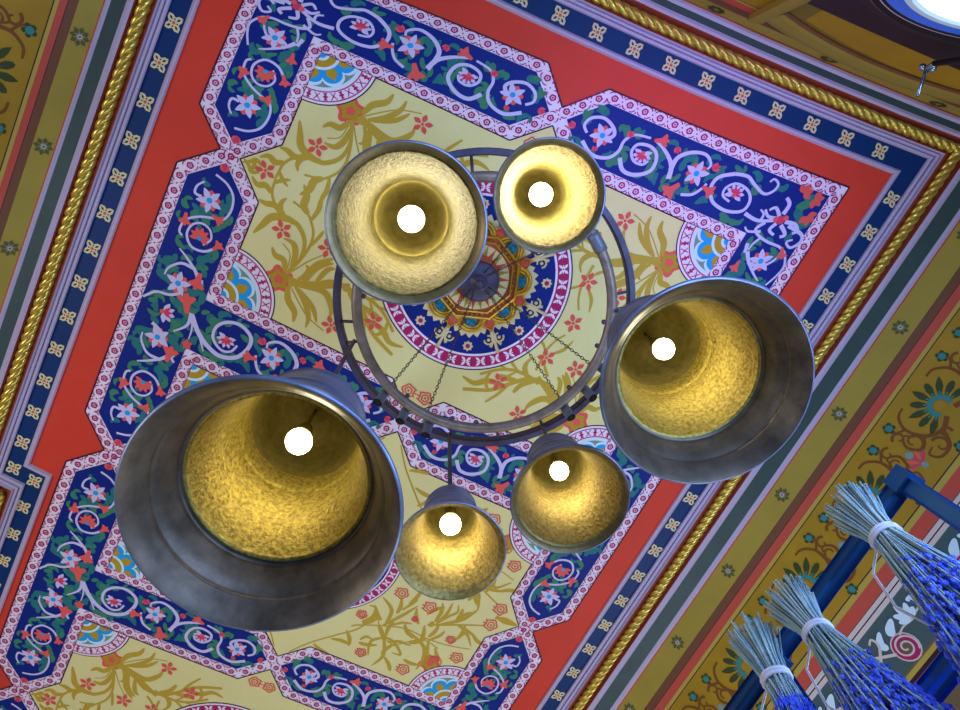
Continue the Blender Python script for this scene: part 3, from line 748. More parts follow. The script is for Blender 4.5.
# gilded rope
rp = MB()
def rope(path, rad=.021, strand=.0165, pitch=.15, m=M_ROPE):
    path = [Vector(p) for p in path]; d = [0]
    for i in range(1, len(path)): d.append(d[-1]+(path[i]-path[i-1]).length)
    Lr = d[-1]; n = int(Lr/.011); j = 0
    cs = []
    for i in range(n+1):
        s = Lr*i/n
        while j < len(d)-2 and d[j+1] < s: j += 1
        t = (s-d[j])/(d[j+1]-d[j]); cs.append((s, path[j].lerp(path[j+1], t), (path[j+1]-path[j]).normalized()))
    for k in range(3):
        pts = []
        for s, p, dd in cs:
            a, b = frame_for(dd); t = 2*PI*(s/pitch+k/3); pts.append(p+(a*math.cos(t)+b*math.sin(t))*rad*.62)
        tube(rp, pts, strand, m, 6)
RS = station(STN['rope'], .022)
rope(RS[:5]); rope(RS[4:14]); rope(RS[13:17]); rope(RS[16:18]); rope(RS[17:])
o = rp.build('trim_2'); tag(o, kind='structure', label='twisted gilded rope moulding in the red cove')

# ------------------------------------------------------------------ coved walls (45 degrees) left and right
D0 = .03
def cove(side):
    mb = MB(); hx = STN['lo'][2] if side > 0 else STN['lo'][0]; b = BR if side > 0 else BL
    t0 = (H-D0)/H; hx *= t0
    def P(y, s, lift=0.):
        k = s/math.sqrt(2); q = lift/math.sqrt(2)
        return W(hx+side*k+b*y-side*q, y, H-D0-k-q)
    if side > 0:
        bands = [(0, P_OLIVE), (.121, P_BROWN), (.164, P_LINE), (.167, P_CRED), (.211, P_CYEL), (.230, P_LINE), (.235, P_FRZ), (.606, P_LINE), (.612, P_CYEL), (.640, P_CRED), (.706, P_LINE), (.709, P_CREAM), (.730, P_LINE), (.736, P_CREAM), (.758, P_SLATE), (.99, P_DIM), (1.0, P_CYEL), (1.022, P_LINE), (1.04, P_DIM), (1.5, P_DIM)]
    else:
        bands = [(0, P_OLIVE), (.089, P_BROWN), (.125, P_LINE), (.128, P_CRED), (.157, P_CYEL), (.173, P_LINE), (.178, P_FRZ), (.52, P_LINE), (.526, P_CYEL), (.56, P_CRED), (.62, P_CREAM), (.66, P_SLATE), (1.2, P_DIM)]
    y0 = -1.7; ys = [y0+(YEND-y0)*k/12 for k in range(13)]
    for (s, m), (s2, _) in zip(bands, bands[1:]):
        vs = []
        for y in ys: vs += [P(y, s), P(y, s2)]
        mb.add(vs, [(2*i, 2*i+1, 2*i+3, 2*i+2) for i in range(12)], m)
    def poly(pts, m, ly):
        JIT[0] = (JIT[0]+1) % 60; ly += JIT[0]/75; mb.add([P(y, s, .0009*ly) for y, s in pts], [tuple(range(len(pts)))], m)
    def strk(pts, w, m, ly, n=6):
        c = catmull(pts, n); ws = w if callable(w) else (lambda t: w); L, Rr = offs(c, ws); vs = []
        JIT[0] = (JIT[0]+1) % 60; ly += JIT[0]/75
        for a, q in zip(L, Rr): vs += [P(*a, .0009*ly), P(*q, .0009*ly)]
        mb.add(vs, [(2*i, 2*i+1, 2*i+3, 2*i+2) for i in range(len(L)-1)], m)
    def ell(c, r, m, ly, n=10, k=1.): poly([(c[0]+r*math.cos(2*PI*i/n), c[1]+k*r*math.sin(2*PI*i/n)) for i in range(n)], m, ly)
    # small eight-leaved flowers on the ochre band
    sc = .06 if side > 0 else .045
    ph, st = (.15, .553) if side > 0 else (.24, .53)
    for k in range(-3, 9):
        y = ph+st*k
        if y < -1.2 or y > YEND-.1: continue
        for j in range(8):
            a = j*PI/4; r = .044; cc, ss = math.cos(a), math.sin(a); w = .011
            poly([(y+.012*cc, sc+.012*ss), (y+.028*cc-w*ss, sc+.028*ss+w*cc), (y+r*cc, sc+r*ss), (y+.028*cc+w*ss, sc+.028*ss-w*cc)], P_MUTE, 2)
        ell((y, sc), .016, P_SAGE, 3, 8); ell((y, sc), .010, P_CREAM, 4, 6); ell((y, sc), .006, P_SCR, 5, 6)
    # palmette frieze
    f0, f1 = (.235, .606) if side > 0 else (.178, .52)
    mid = f0+(f1-f0)*.42; ph, st = (-.135, .59) if side > 0 else (.53, .62)
    for k in range(-3, 10):
        y = ph+st*k
        if y < -1.5 or y > YEND-.3: continue
        for j in range(9):
            a = R_(-198+j*27); L = .155 if j % 2 == 0 else .14
            cc, ss = math.cos(a), math.sin(a)
            L *= 1.12; q = [(.05, 0), (.08, .012), (.115, .020), (.145, .014), (L, 0), (.145, -.014), (.115, -.020), (.08, -.012)]
            poly([(y+(u*cc-v*ss)*.92, mid+.03+(u*ss+v*cc)*.82) for u, v in q], P_LEAF, 2)
            q = [(.05, .003), (.08, .004), (.08, -.004), (.05, -.003)]
            poly([(y+(u*cc-v*ss), mid+.03+(u*ss+v*cc)*.9) for u, v in q], P_TEAL, 3)
        A = [R_(-215+k2*25) for k2 in range(11)]
        strk([(y+.048*math.cos(a), mid+.03+.044*math.sin(a)) for a in A], .022, P_TEAL, 4, 3)
        ell((y, mid+.03), .028, P_FRZ, 5, 10)
        for s in (-1, 1):
            strk([(y+s*.03, mid+.08), (y+s*.10, mid+.10), (y+s*.17, mid+.055), (y+s*.19, mid-.03), (y+s*.15, mid-.09), (y+s*.10, mid-.10)], taper(.024, .010), P_SCR, 2)
            strk([(y+s*.17, mid+.05), (y+s*.235, mid+.08), (y+s*.265, mid+.02), (y+s*.225, mid-.02), (y+s*.20, mid+.02)], taper(.02, .008), P_SCR, 2)
            strk([(y+s*.10, mid+.10), (y+s*.15, mid+.165), (y+s*.22, mid+.165), (y+s*.24, mid+.12), (y+s*.20, mid+.11)], taper(.02, .008), P_SCR, 2)
            strk([(y+s*.185, mid-.03), (y+s*.23, mid-.06), (y+s*.25, mid-.11)], taper(.014, .006), P_SCR, 2)
            for cx, cy, r0, t0, dr in ((.225, .03, .05, 1.2, 1), (.17, .135, .045, -1.5, -1), (.105, .12, .03, 2.5, 1), (.245, -.03, .035, -.5, -1)):
                strk([(y+s*(cx+r0*(1-.75*k2/9)*math.cos(t0+dr*k2*.62)), mid+cy+r0*(1-.75*k2/9)*math.sin(t0+dr*k2*.62)) for k2 in range(10)], taper(.015, .008), P_SCR, 2, 2)
            for cx, cy, rr in ((.225, -.095, .026), (.13, .205, .022)):
                for j in range(5):
                    a = j*2*PI/5; ell((y+s*cx+.020*math.cos(a), mid+cy+.020*math.sin(a)), .012, P_LEAF, 3, 6)
                ell((y+s*cx, mid+cy), .018, P_TEAL, 4, 8)
        yb = y+st/2
        for q in range(5):
            a = R_(-150+q*30); poly([(yb, mid+.12), (yb+.05*math.cos(a-.2), mid+.12+.05*math.sin(a-.2)), (yb+.075*math.cos(a), mid+.12+.075*math.sin(a)), (yb+.05*math.cos(a+.2), mid+.12+.05*math.sin(a+.2))], P_PINK if q % 2 else P_ROSE, 2)
        ell((yb, mid+.05), .020, P_SAGE, 3, 8); ell((yb, mid+.13), .018, P_SAGE, 4, 8)
    if side > 0:
        # lower frieze: white palmettes between crimson volutes on slate green
        for k in range(-3, 10):
            y = .86+.52*k
            if y < -1.4 or y > YEND-.3: continue
            for s in (-1, 1):
                yv, sv = y+s*.135, .925
                sp = [(yv+s*.0+(.062-.052*t)*math.cos(2*PI*1.9*t*s+PI/2*(1-s)+2.2*s), sv+(.058-.048*t)*math.sin(2*PI*1.9*t*s+PI/2*(1-s)+2.2*s)) for t in [i/28 for i in range(29)]]
                ell((yv, sv), .070, P_CREAM, 2, 18); ell((yv, sv), .063, P_CRIM, 3, 18)
                ell((yv, sv), .032, P_DIM, 4, 12)
                strk(sp, .009, P_CREAM, 5, 2)
                strk([(yv+s*.06, sv-.01), (yv+s*.12, sv-.05), (yv+s*.17, sv-.09), (yv+s*.17, sv-.13), (yv+s*.14, sv-.12)], taper(.016, .010), P_CREAM, 4)
                strk([(yv-s*.03, sv-.05), (y+s*.06, sv-.06), (y, sv-.05)], .010, P_CREAM, 4)
                strk([(yv, sv-.07), (y+s*.11, .83), (y+s*.06, .805)], leafw(.045), P_ICE, 4); strk([(yv+s*.06, sv-.05), (yv+s*.07, .84), (yv+s*.02, .80)], leafw(.04), P_ICE, 4)
            for a, L in ((-90, .085), (-128, .075), (-52, .075), (-160, .06), (-20, .06)):
                A = R_(a); strk([(y, .865), (y+.5*L*math.cos(A), .865+.5*L*math.sin(A)), (y+L*math.cos(A), .865+L*math.sin(A))], leafw(.035), P_ICE, 5)
    return mb
wr = cove(1).build('wall_right'); tag(wr, kind='structure', label='ochre coved frieze with dark palmettes along the right side')
wlft = cove(-1).build('wall_left'); tag(wlft, kind='structure', label='ochre coved frieze along the left side')

# ------------------------------------------------------------------ end wall with arch and round window
T0 = (H-D0)/H
def ew(x, drop, out=0.):
    """point on the end wall, drop below the ceiling, out towards the room"""
    e = STN['lo'][1]*T0; y = e+BT1*x+BT2*x*x
    n = Vector((-(BT1+2*BT2*x), 1)).normalized()
    return W(x+n.x*out, y+n.y*out, H-drop)
em = MB()
X0, X1 = -2.6, 3.3
xs = [X0+(X1-X0)*k/24 for k in range(25)]
def eband(d0, d1, m, x0=X0, x1=X1, out=0.):
    q = [x for x in xs if x0 < x < x1]; q = [x0]+q+[x1]; vs = []
    for x in q: vs += [ew(x, d0, out), ew(x, d1, out)]
    em.add(vs, [(2*i, 2*i+1, 2*i+3, 2*i+2) for i in range(len(q)-1)], m)
for (d, m), (d2, _) in zip([(.028, P_OLIVE), (.13, P_BROWN), (.19, P_LINE), (.195, P_CRED), (.26, P_CYEL), (.28, P_LINE), (.287, P_FRZ), (.75, P_LINE), (.757, P_CYEL), (.8, P_CRED), (.9, P_DIM), (2.2, P_DIM)], [(.13, 0), (.19, 0), (.195, 0), (.26, 0), (.28, 0), (.287, 0), (.75, 0), (.757, 0), (.8, 0), (.9, 0), (2.2, 0)]):
    eband(d, d2, m)
# flowers of the ochre band and leafy frieze
def epoly(pts, m, out=.002):
    JIT[0] = (JIT[0]+1) % 60; out += JIT[0]*1e-5; em.add([ew(x, d, out) for x, d in pts], [tuple(range(len(pts)))], m)
for k in range(-4, 6):
    x = .78+.6*k
    for j in range(8):
        a = j*PI/4; cc, ss = math.cos(a), math.sin(a)
        epoly([(x+.01*cc, .078+.01*ss), (x+.03*cc-.013*ss, .078+.03*ss+.013*cc), (x+.048*cc, .078+.04*ss), (x+.03*cc+.013*ss, .078+.03*ss-.013*cc)], P_LEAF)
for k in range(-3, 6):
    x = -.15+.52*k
    if x > .72: continue
    for j in range(9):
        a = R_(-198+27*j); cc, ss = math.cos(a), math.sin(a)
        epoly([(x+.03*cc, .52+.03*ss), (x+.1*cc-.03*ss, .52+.12*ss+.03*cc), (x+.16*cc, .52+.2*ss), (x+.1*cc+.03*ss, .52+.12*ss-.03*cc)], P_LEAF)
# segmental arch: moulding, olive tympanum, dark panel
ACX, ACD, AR = 1.50, 1.545, 1.42
def arch(r0, r1, m, o0, o1, a0=-24.0, a1=62, n=40):
    A = [R_(a0+(a1-a0)*k/n) for k in range(n+1)]; vs = []
    for a in A: vs += [ew(ACX+r0*math.sin(a), ACD-r0*math.cos(a), o0), ew(ACX+r1*math.sin(a), ACD-r1*math.cos(a), o1)]
    em.add(vs, [(2*i, 2*i+1, 2*i+3, 2*i+2) for i in range(n)], m, True)
# tympanum (proud of the frieze, behind the moulding)
pts = [(.93, .60)]+[(ACX+1.30*math.sin(R_(a)), ACD-1.30*math.cos(R_(a))) for a in range(-25, 63, 3)]+[(2.8, .60)]
epoly(pts, P_TYMP, .003)
arch(1.425, 1.425, P_ARCH, 0, .012); arch(1.425, 1.37, P_ARCH, .012, .022); arch(1.37, 1.31, P_ARCH, .022, .018); arch(1.31, 1.285, P_ARCH, .018, .012); arch(1.285, 1.275, P_BROWN, .012, .006); arch(1.275, 1.262, P_BROWN, .006, .005)
# left jamb of the arch
for (a, b, oo, m) in ((.90, .94, .03, P_ARCH), (.94, .965, .02, P_ARCH)):
    vs = [ew(a, .19, oo), ew(b, .20, oo), ew(b, .62, oo), ew(a, .62, oo)]; em.add(vs, [(0, 1, 2, 3)], m)
    em.add([ew(a, .19, 0), ew(a, .19, oo), ew(a, .62, oo), ew(a, .62, 0)], [(0, 1, 2, 3)], m)
# dark panel round the window with a projecting sill
def eslab(x0, x1, d0, d1, o0, o1, m):
    vs = [ew(x, d, o) for x in (x0, x1) for d in (d0, d1) for o in (o0, o1)]
    em.add(vs, [(0, 1, 3, 2), (4, 6, 7, 5), (0, 4, 5, 1), (2, 3, 7, 6), (1, 5, 7, 3), (0, 2, 6, 4)], m)
for i in range(8):
    a = .95+(2.8-.95)*i/8; b = .95+(2.8-.95)*(i+1)/8
    eslab(a, b, .585, 1.9, .006, .02, M_DARK)
ewo = em.build('wall_end'); tag(ewo, kind='structure', label='end wall with ochre bands, a segmental arch and dark window panel')
wm = MB()
WX, WD = 1.27, 1.14
def ering(r0, o0, r1, o1, m, n=48, mb=wm):
    vs = []
    for k in range(n):
        a = 2*PI*k/n; vs += [ew(WX+r0*math.cos(a), WD+r0*math.sin(a), o0), ew(WX+r1*math.cos(a), WD+r1*math.sin(a), o1)]
    mb.add(vs, [(2*i, 2*i+1, (2*i+3) % (2*n), (2*i+2) % (2*n)) for i in range(n)], m, True)
ering(.40, .02, .385, .035, M_DARK); ering(.385, .035, .345, .038, M_DARK); ering(.345, .038, .335, .042, M_GREY); ering(.335, .042, .315, .034, M_DARK); ering(.315, .034, .309, .034, P_LILAC); ering(.309, .034, .298, .026, M_DARK)
wf = wm.build('window_1'); tag(wf, kind='structure', label='round daylit window in a dark frame on the end wall')
gm = MB(); ering(.298, .030, .235, .028, M_BPANE, mb=gm); ering(.188, .030, .001, .030, M_PANE, mb=gm); gm.build('pane', wf)
gm = MB(); ering(.235, .028, .225, .038, P_ICE, mb=gm); ering(.225, .038, .200, .038, P_ICE, mb=gm); ering(.200, .038, .188, .030, P_ICE, mb=gm); gm.build('sash', wf)
# window stay hanging over the frame
sroot = empty('window_stay', ew(1.45, .67, .07)); tag(sroot, 'steel window stay with a hanging lever below the round window', 'window stay')
def unp(u, v, z):
    d = right*((u-480)/660)+down*((v-355)/660)+fwd; return Vector((d.x/d.z*z, d.y/d.z*z, z+ZC))
def inroot(mb, name, root):
    o = mb.build(name); o.parent = root; o.matrix_parent_inverse = Matrix.Translation(-Vector(root.location)); return o
pA = Vector(ew(1.475, .72, .088)); pB = Vector(ew(1.545, 1.06, .07)); d = (pB-pA)
m1 = MB(); tube(m1, [pA, pB], .011, M_DARK, 8); inroot(m1, 'arm', sroot)
base = Vector(ew(1.50, .655, .09)); tip = base+Vector((.055, .10, .0))
m1 = MB(); tube(m1, [pA+Vector((0, 0, -.01)), base], .013, M_STEEL, 8); sphere(m1, base+Vector((.012, -.01, -.01)), .017, M_STEEL, 10, 8); sphere(m1, base+Vector((-.02, 0, 0)), .014, M_STEEL, 10, 8); inroot(m1, 'clamp', sroot)
m1 = MB(); tube(m1, [base, base+Vector((.012, .05, -.005)), base+Vector((.018, .105, -.02))], .007, M_STEEL, 8); inroot(m1, 'lever', sroot)

# ------------------------------------------------------------------ gilded ceiling rose (relief)
mc = Vector((*warp(0, 0), 0)); zc = H+ZC
rose_root = empty('ceiling_rose', (mc.x, mc.y, zc-.006)); tag(rose_root, 'gilded octagonal ceiling rose with teal gems on the blue medallion above the chandelier', 'ceiling rose')
def rp_(r, a, z): return Vector((mc.x+r*math.cos(a), mc.y+r*math.sin(a), zc-z))
A0 = R_(-20)+WC[2]
m1 = MB()   # ivory fringe plate with scalloped teeth
n = 8*24; vs = []
for k in range(n):
    a = 2*PI*k/n; ph = (a*8/(2*PI)) % 1; lobe = abs(math.cos(PI*ph)); r = .262+.055*lobe**.6+.011*math.cos(2*PI*ph*6)
    vs.append(rp_(r, a+A0, .014))
vs2 = [v+Vector((0, 0, .007)) for v in vs]
m1.add(vs+vs2, [tuple(range(n))]+[(k, (k+1) % n, n+(k+1) % n, n+k) for k in range(n)], M_IVORY); inroot(m1, 'fringe', rose_root)
m1 = MB()
for k in range(8):
    a = A0+k*PI/4; c = rp_(.212, a, 0)
    def hoop(r, z, tr):
        return [Vector((c.x, c.y, zc-z))+Vector((r*math.cos(t+a), r*math.sin(t+a), 0)) for t in [-PI/2+PI*j/14 for j in range(15)]]
    tube(m1, hoop(.070, .026, 0), .011, M_GILT, 8); tube(m1, hoop(.054, .030, 0), .006, M_GILT, 6)
    vs = hoop(.072, .018, 0); m1.add(vs, [tuple(range(15))], M_GILT)
inroot(m1, 'lobe', rose_root)
m1 = MB()
for rr, tr, z in ((.228, .008, .034), (.196, .006, .034)):
    tube(m1, [rp_(rr, A0+PI/8+k*PI/4, z) for k in range(8)], tr, M_GILT, 8, closed=True, smooth=False)
vs = [rp_(.228, A0+PI/8+k*PI/4, .024) for k in range(8)]; m1.add(vs, [tuple(range(8))], mat('rose_red_ground', (190, 92, 60), .5))
for k in range(48):
    sphere(m1, rp_(.196, A0+2*PI*k/48, .030), .007, M_GILT, 6, 4)
inroot(m1, 'octagon_frame', rose_root)
m1 = MB()
for k in range(24):
    a = A0+2*PI*k/24; vs = [rp_(.120, a-.1, .030), rp_(.175, a, .030), rp_(.120, a+.1, .030)]; m1.add(vs, [(0, 1, 2)], P_OLIVE if k % 2 else M_RUBY)
lathe(m1, [(.12, 0, M_IVORY), (.17, .001, M_IVORY)], (mc.x, mc.y, zc-.029), P_CREAM, 48); inroot(m1, 'inner_collar', rose_root)
for k in range(8):
    a = A0+k*PI/4; m1 = MB(); c = rp_(.238, a, .026)
    for j in range(6):
        t = j*PI/3+a; sphere(m1, c+Vector((.020*math.cos(t), .020*math.sin(t), 0)), .013, M_GEM, 8, 6, (1, 1, .5))
    sphere(m1, c, .016, M_GEM, 8, 6, (1, 1, .6)); inroot(m1, 'gem', rose_root)
    m1 = MB(); b = a+PI/8; pr = [rp_(.232, b, .03), rp_(.252, b-.12, .034), rp_(.292, b, .026), rp_(.252, b+.12, .034), rp_(.262, b, .042)]
    m1.add(pr, [(0, 1, 4), (1, 2, 4), (2, 3, 4), (3, 0, 4)], M_RUBY)
    tube(m1, [rp_(.224, b, .03), rp_(.254, b-.15, .03), rp_(.30, b, .026), rp_(.254, b+.15, .03)], .006, M_GILT, 6, closed=True); inroot(m1, 'petal', rose_root)
    m1 = MB()
    for s in (-1, 1):
        cc = rp_(.345, b+s*.085, .014)
        tube(m1, [cc+Vector((.024*math.cos(t), .024*math.sin(t), 0)) for t in [b+PI+s*j*.62 for j in range(9)]], .0055, M_IVORY, 6); sphere(m1, cc, .010, M_IVORY, 8, 6)
        tube(m1, [rp_(.30, b, .016), rp_(.325, b+s*.02, .016), rp_(.36, b+s*.03, .014), rp_(.385, b+s*.075, .012)], [.010, .008, .006, .009], M_IVORY, 6)
    tube(m1, [rp_(.29, b, .016), rp_(.36, b, .016), rp_(.425, b, .012)], [.012, .007, .010], M_IVORY, 6); inroot(m1, 'finial', rose_root)

# ------------------------------------------------------------------ chandelier hoops, chains and canopy
RC = Vector((.381, .408)); ZR = 2.64; RI = .521; RO = .612; ZO = 2.70; ROC = Vector((.382, .403))
ch = empty('ring_chandelier', W(RC.x, RC.y, ZR)); tag(ch, 'double hoop bronze chandelier frame hung on chains below the painted medallion', 'chandelier')
def rg(r, deg, z, c=RC): return Vector(W(c.x+r*math.cos(R_(deg)), c.y+r*math.sin(R_(deg)), z))
m1 = MB(); tube(m1, [rg(RI, 360*k/96, ZR) for k in range(96)], .0215, M_IRON, 12, closed=True); ih = inroot(m1, 'inner_hoop', ch)
m1 = MB()
prof = [(-.010, -.030), (.010, -.030), (.013, -.02), (.013, .02), (.010, .03), (-.010, .03), (-.013, .02), (-.013, -.02)]
vs = []; n = 96
for k in range(n):
    for (dr, dz) in prof: vs.append(rg(RO+dr*1.1, 360*k/n, ZO+dz, ROC))
m1.add(vs, [(k*8+j, k*8+(j+1) % 8, ((k+1) % n)*8+(j+1) % 8, ((k+1) % n)*8+j) for k in range(n) for j in range(8)], M_IRON2, False); inroot(m1, 'outer_hoop', ch)
BELLS = [  # name, axis x, axis y, opening z, radius, label
 ('big', 1.13, 1.265, -.0375, .784, 1.251, .293, 'largest bell lampshade, dark patina and deep gold inside, hanging lowest over the blue corner panels'),
 ('right', 1.1, 1.30, .862, .168, 1.639, .289, 'large bell lampshade with bluish flared lip hanging in front of the gold rope cornice'),
 ('front', 1.0, 1.15, -.029, .148, 1.542, .185, 'medium bell lampshade seen straight up into its round mouth, overlapping the gilded ceiling rose'),
 ('pale', 1.0, 1.13, .272, -.070, 1.804, .151, 'smallest and brightest bell lampshade with pale gold inside, beside the bell with a round mouth'),
 ('low', 1.0, 0.99, .509, .985, 1.765, .168, 'golden wide-open bell hanging on a long rod over the yellow field with coral roses'),
 ('near', 1.06, 1.14, .851, .763, 1.998, .203, 'bell lampshade with a ridged lip hanging close under the hoops beside the red border')]
strut_angles = [147, 57, -33, -123]
def strut(deg):
    m1 = MB(); tube(m1, [rg(RI, deg, ZR+.004), rg(RO, deg, ZO-.012, ROC)], .0065, M_IRON2, 6); inroot(m1, 'strut', ch)
for a in strut_angles: strut(a)
bell_ang = []
for b in BELLS:
    a = math.degrees(math.atan2(b[4]-RC.y, b[3]-RC.x)); bell_ang.append(a); strut(a+.001)
M_SPOT = mat('spotlight_can', (116, 120, 132), .4, .3)
for g in (100, 12.5, -168):
    for dlt in (-12, 0, 12):
        a = g+dlt; m1 = MB(); c = rg(.572, a, 2.635); dn = (rg(.60, a, 2.585)-rg(.572, a, 2.635)).normalized()
        tube(m1, [c-dn*.03, c+dn*.038], .0205, M_SPOT, 14, caps=False); tube(m1, [c+dn*.038, c+dn*.034, c-dn*.02], [.0205, .0170, .0165], M_BLACK, 14)
        tube(m1, [c-dn*.031, c-dn*.029], .0204, M_SPOT, 14)
        sl = inroot(m1, 'spotlight', ch); m1 = MB(); tube(m1, [c-dn*.02, rg(RI, a, ZR+.01)], .005, M_IRON2, 6); m1.build('bracket', sl)
    for dlt in (-6, 6, 31):
        m1 = MB(); sphere(m1, rg(RI-.026, g+dlt-27, ZR+.002), .011, M_IRON2, 10, 8); m1.build('knob', ih)
m1 = MB(); tube(m1, [rg(RI, a_, ZR) for a_ in (-63, -60, -57, -54)], .027, M_SPOT, 14); m1.build('coupling', ih)
CZ = 3.30
CX = Vector((.384, .402))
m1 = MB(); lathe(m1, [(0, -.02), (.03, -.02), (.034, -.004), (.05, 0.), (.094, .004), (.104, .014), (.104, .022), (.09, .034), (.04, .05), (.03, .094)], W(CX.x, CX.y, CZ), M_IRON2, 40)
tube(m1, [W(CX.x, CX.y, CZ-.02), W(CX.x, CX.y, CZ-.05)], .016, M_IRON2, 12); sphere(m1, W(CX.x, CX.y, CZ-.06), .024, M_IRON2, 12, 8); inroot(m1, 'canopy', ch)
def chain(p, q, mb):
    p, q = Vector(p), Vector(q); L = (q-p).length; d = (q-p)/L; a, b = frame_for(d); n = int(L/.017)
    for i in range(n):
        c = p+d*(L*(i+.5)/n); s = a if i % 2 else b
        pts = [c+d*(.0115*math.cos(t))+s*(.0058*math.sin(t)) for t in [2*PI*k/8 for k in range(8)]]
        tube(mb, pts, .0019, M_CHAIN, 4, closed=True)
for g in (102, 12.5, -77, -168):
    for dlt in (-11, 11):
        m1 = MB(); a = g+dlt; chain(rg(.055, a, CZ-.008, CX), rg(RI-.004, a, ZR+.02), m1); inroot(m1, 'chain', ch)

# ------------------------------------------------------------------ bells
IN = [(.985, .0), (.95, .035), (.905, .11), (.862, .185), (.855, .20), (.84, .215), (.80, .30), (.765, .375), (.745, .405), (.722, .418), (.712, .44), (.70, .47), (.66, .58), (.615, .74), (.575, .92), (.545, 1.08), (.528, 1.16), (.518, 1.175), (.512, 1.22), (.495, 1.38), (.47, 1.52), (.43, 1.64), (.35, 1.74), (.22, 1.80), (.02, 1.82)]
IN_B = [(.985, .0), (.955, .02), (.925, .05), (.910, .068), (.904, .078), (.880, .086), (.872, .10), (.84, .17), (.785, .29), (.72, .44), (.655, .62), (.60, .80), (.56, .96), (.535, 1.08), (.522, 1.16), (.512, 1.18), (.50, 1.30), (.475, 1.48), (.43, 1.62), (.35, 1.73), (.22, 1.80), (.02, 1.82)]
IN[:] = [(.985, .0), (.95, .035), (.905, .11), (.872, .170), (.862, .185), (.866, .195), (.850, .207), (.80, .30), (.765, .385), (.752, .405), (.757, .422), (.742, .437), (.722, .444), (.697, .448), (.697, .463), (.688, .49), (.65, .60), (.61, .75), (.575, .92), (.545, 1.08), (.531, 1.155), (.530, 1.165), (.523, 1.18), (.512, 1.22), (.495, 1.38), (.47, 1.52), (.43, 1.64), (.35, 1.74), (.22, 1.80), (.02, 1.82)]
OUT = [(.985, .0), (1.0, .004), (1.01, .02), (1.0, .05), (.965, .10), (.925, .17), (.885, .26), (.85, .34), (.835, .36), (.83, .39), (.80, .42), (.755, .50), (.705, .63), (.66, .78), (.62, .95), (.595, 1.08), (.59, 1.10), (.60, 1.12), (.585, 1.15), (.56, 1.28), (.545, 1.42), (.525, 1.55), (.535, 1.57), (.525, 1.60), (.49, 1.70), (.41, 1.80), (.27, 1.87), (.12, 1.90), (.02, 1.905)]
def shell(mb, Rb, o, prof, lip, hf, dome):
    pin = []
    for r, z in prof:
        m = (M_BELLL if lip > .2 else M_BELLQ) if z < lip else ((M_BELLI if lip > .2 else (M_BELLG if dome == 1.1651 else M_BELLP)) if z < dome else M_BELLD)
        pin.append((r*Rb, z*Rb*hf, m))
    lathe(mb, [(r, z, m) for r, z, m in reversed(pin)], o, M_BELLI, 96)
    lathe(mb, [(r*Rb, z*Rb*hf) for r, z in OUT], o, M_BELLO, 96)
for i, (nm, hf, bf, bx, by, bz, Rb, lab) in enumerate(BELLS):
    o = Vector(W(bx, by, bz)); root = empty('bell_pendant', o); tag(root, lab, 'bell lamp', 'bell lamps hung from the hoops')
    m1 = MB(); shell(m1, Rb, o, *((IN, .447) if nm in ('big', 1.13, 1.265, 'right') else (IN_B, .02 if nm == 'low' else .085)), hf, {'front': 1.1651, 'pale': 1.165}.get(nm, 1.45)); inroot(m1, 'bell', root)
    zb = Rb*bf; rb = .0345
    m1 = MB(); lathe(m1, [(.030, .026), (.028, .036), (.024, .05), (.020, .06), (.020, .085), (.0, .086)], o+Vector((0, 0, zb)), M_BELLD, 24)
    tube(m1, [o+Vector((0, 0, zb+.08)), o+Vector((0, 0, 1.83*Rb*hf))], .005, M_BELLD, 10); lh = inroot(m1, 'lamp_holder', root)
    m1 = MB(); sphere(m1, o+Vector((0, 0, zb)), rb, M_BULB, 28, 16); m1.build('bulb', lh)
    top = o+Vector((0, 0, 1.9*Rb*hf)); a = bell_ang[i]; rr = math.hypot(bx-RC.x, by-RC.y)
    zt = ZR+.02+(ZO-ZR)*max(0, min(1, (rr-RI)/(RO-RI)))
    m1 = MB(); lathe(m1, [(.0, .035), (.02, .033), (.024, .02), (.034, .008), (.05, -.004)], top, M_BELLO, 20); inroot(m1, 'crown_cap', root)
    m1 = MB(); tube(m1, [top+Vector((0, 0, .02)), Vector((o.x, o.y, ZC+zt))], .0085, M_IRON2, 10)
    tube(m1, [Vector((o.x, o.y, ZC+zt)), rg(max(RI, min(RO, rr)), a, zt-.012)], .0085, M_IRON2, 8); inroot(m1, 'rod', root)

# ------------------------------------------------------------------ lavender bundles on a blue steel rack
RX_, RZ = .835, .90
rack = empty('drying_rack', W(RX_, .086, 0)); tag(rack, 'blue painted square-tube rack carrying the lavender bundles', 'rack')
def bar(name, p, q, w=.027):
    m1 = MB(); p, q = Vector(p), Vector(q); d = (q-p); L = d.length; d.normalize(); a, b = frame_for(d); r = Matrix((a, b, d)).transposed(); bv = .004
    pr = []
    for sx, sy in ((-1, -1), (1, -1), (1, 1), (-1, 1)):
        h = w/2
        pr += [(sx*h-(sx*bv if sx*sy > 0 else 0), sy*h-(sy*bv if sx*sy < 0 else 0)), (sx*h-(sx*bv if sx*sy < 0 else 0), sy*h-(sy*bv if sx*sy > 0 else 0))]
    vs = [p+a*u+b*v for u, v in pr]+[q+a*u+b*v for u, v in pr]
    m1.add(vs, [(k, (k+1) % 8, 8+(k+1) % 8, 8+k) for k in range(8)]+[tuple(range(7, -1, -1)), tuple(range(8, 16))], M_RACK)
    return inroot(m1, name, rack)
bar('top_rail', W(RX_, .068, RZ), W(RX_, 1.3, RZ))
for y in (.086, .452, .95): bar('post', W(RX_, y, RZ-.018), W(RX_, y, -ZC+.0))
bar('cross_rail', W(RX_+.018, .086, RZ), W(RX_+.75, .086, RZ-.10)) if False else None
bar('lower_rail', W(RX_, .10, .67), W(RX_, 1.25, .67))
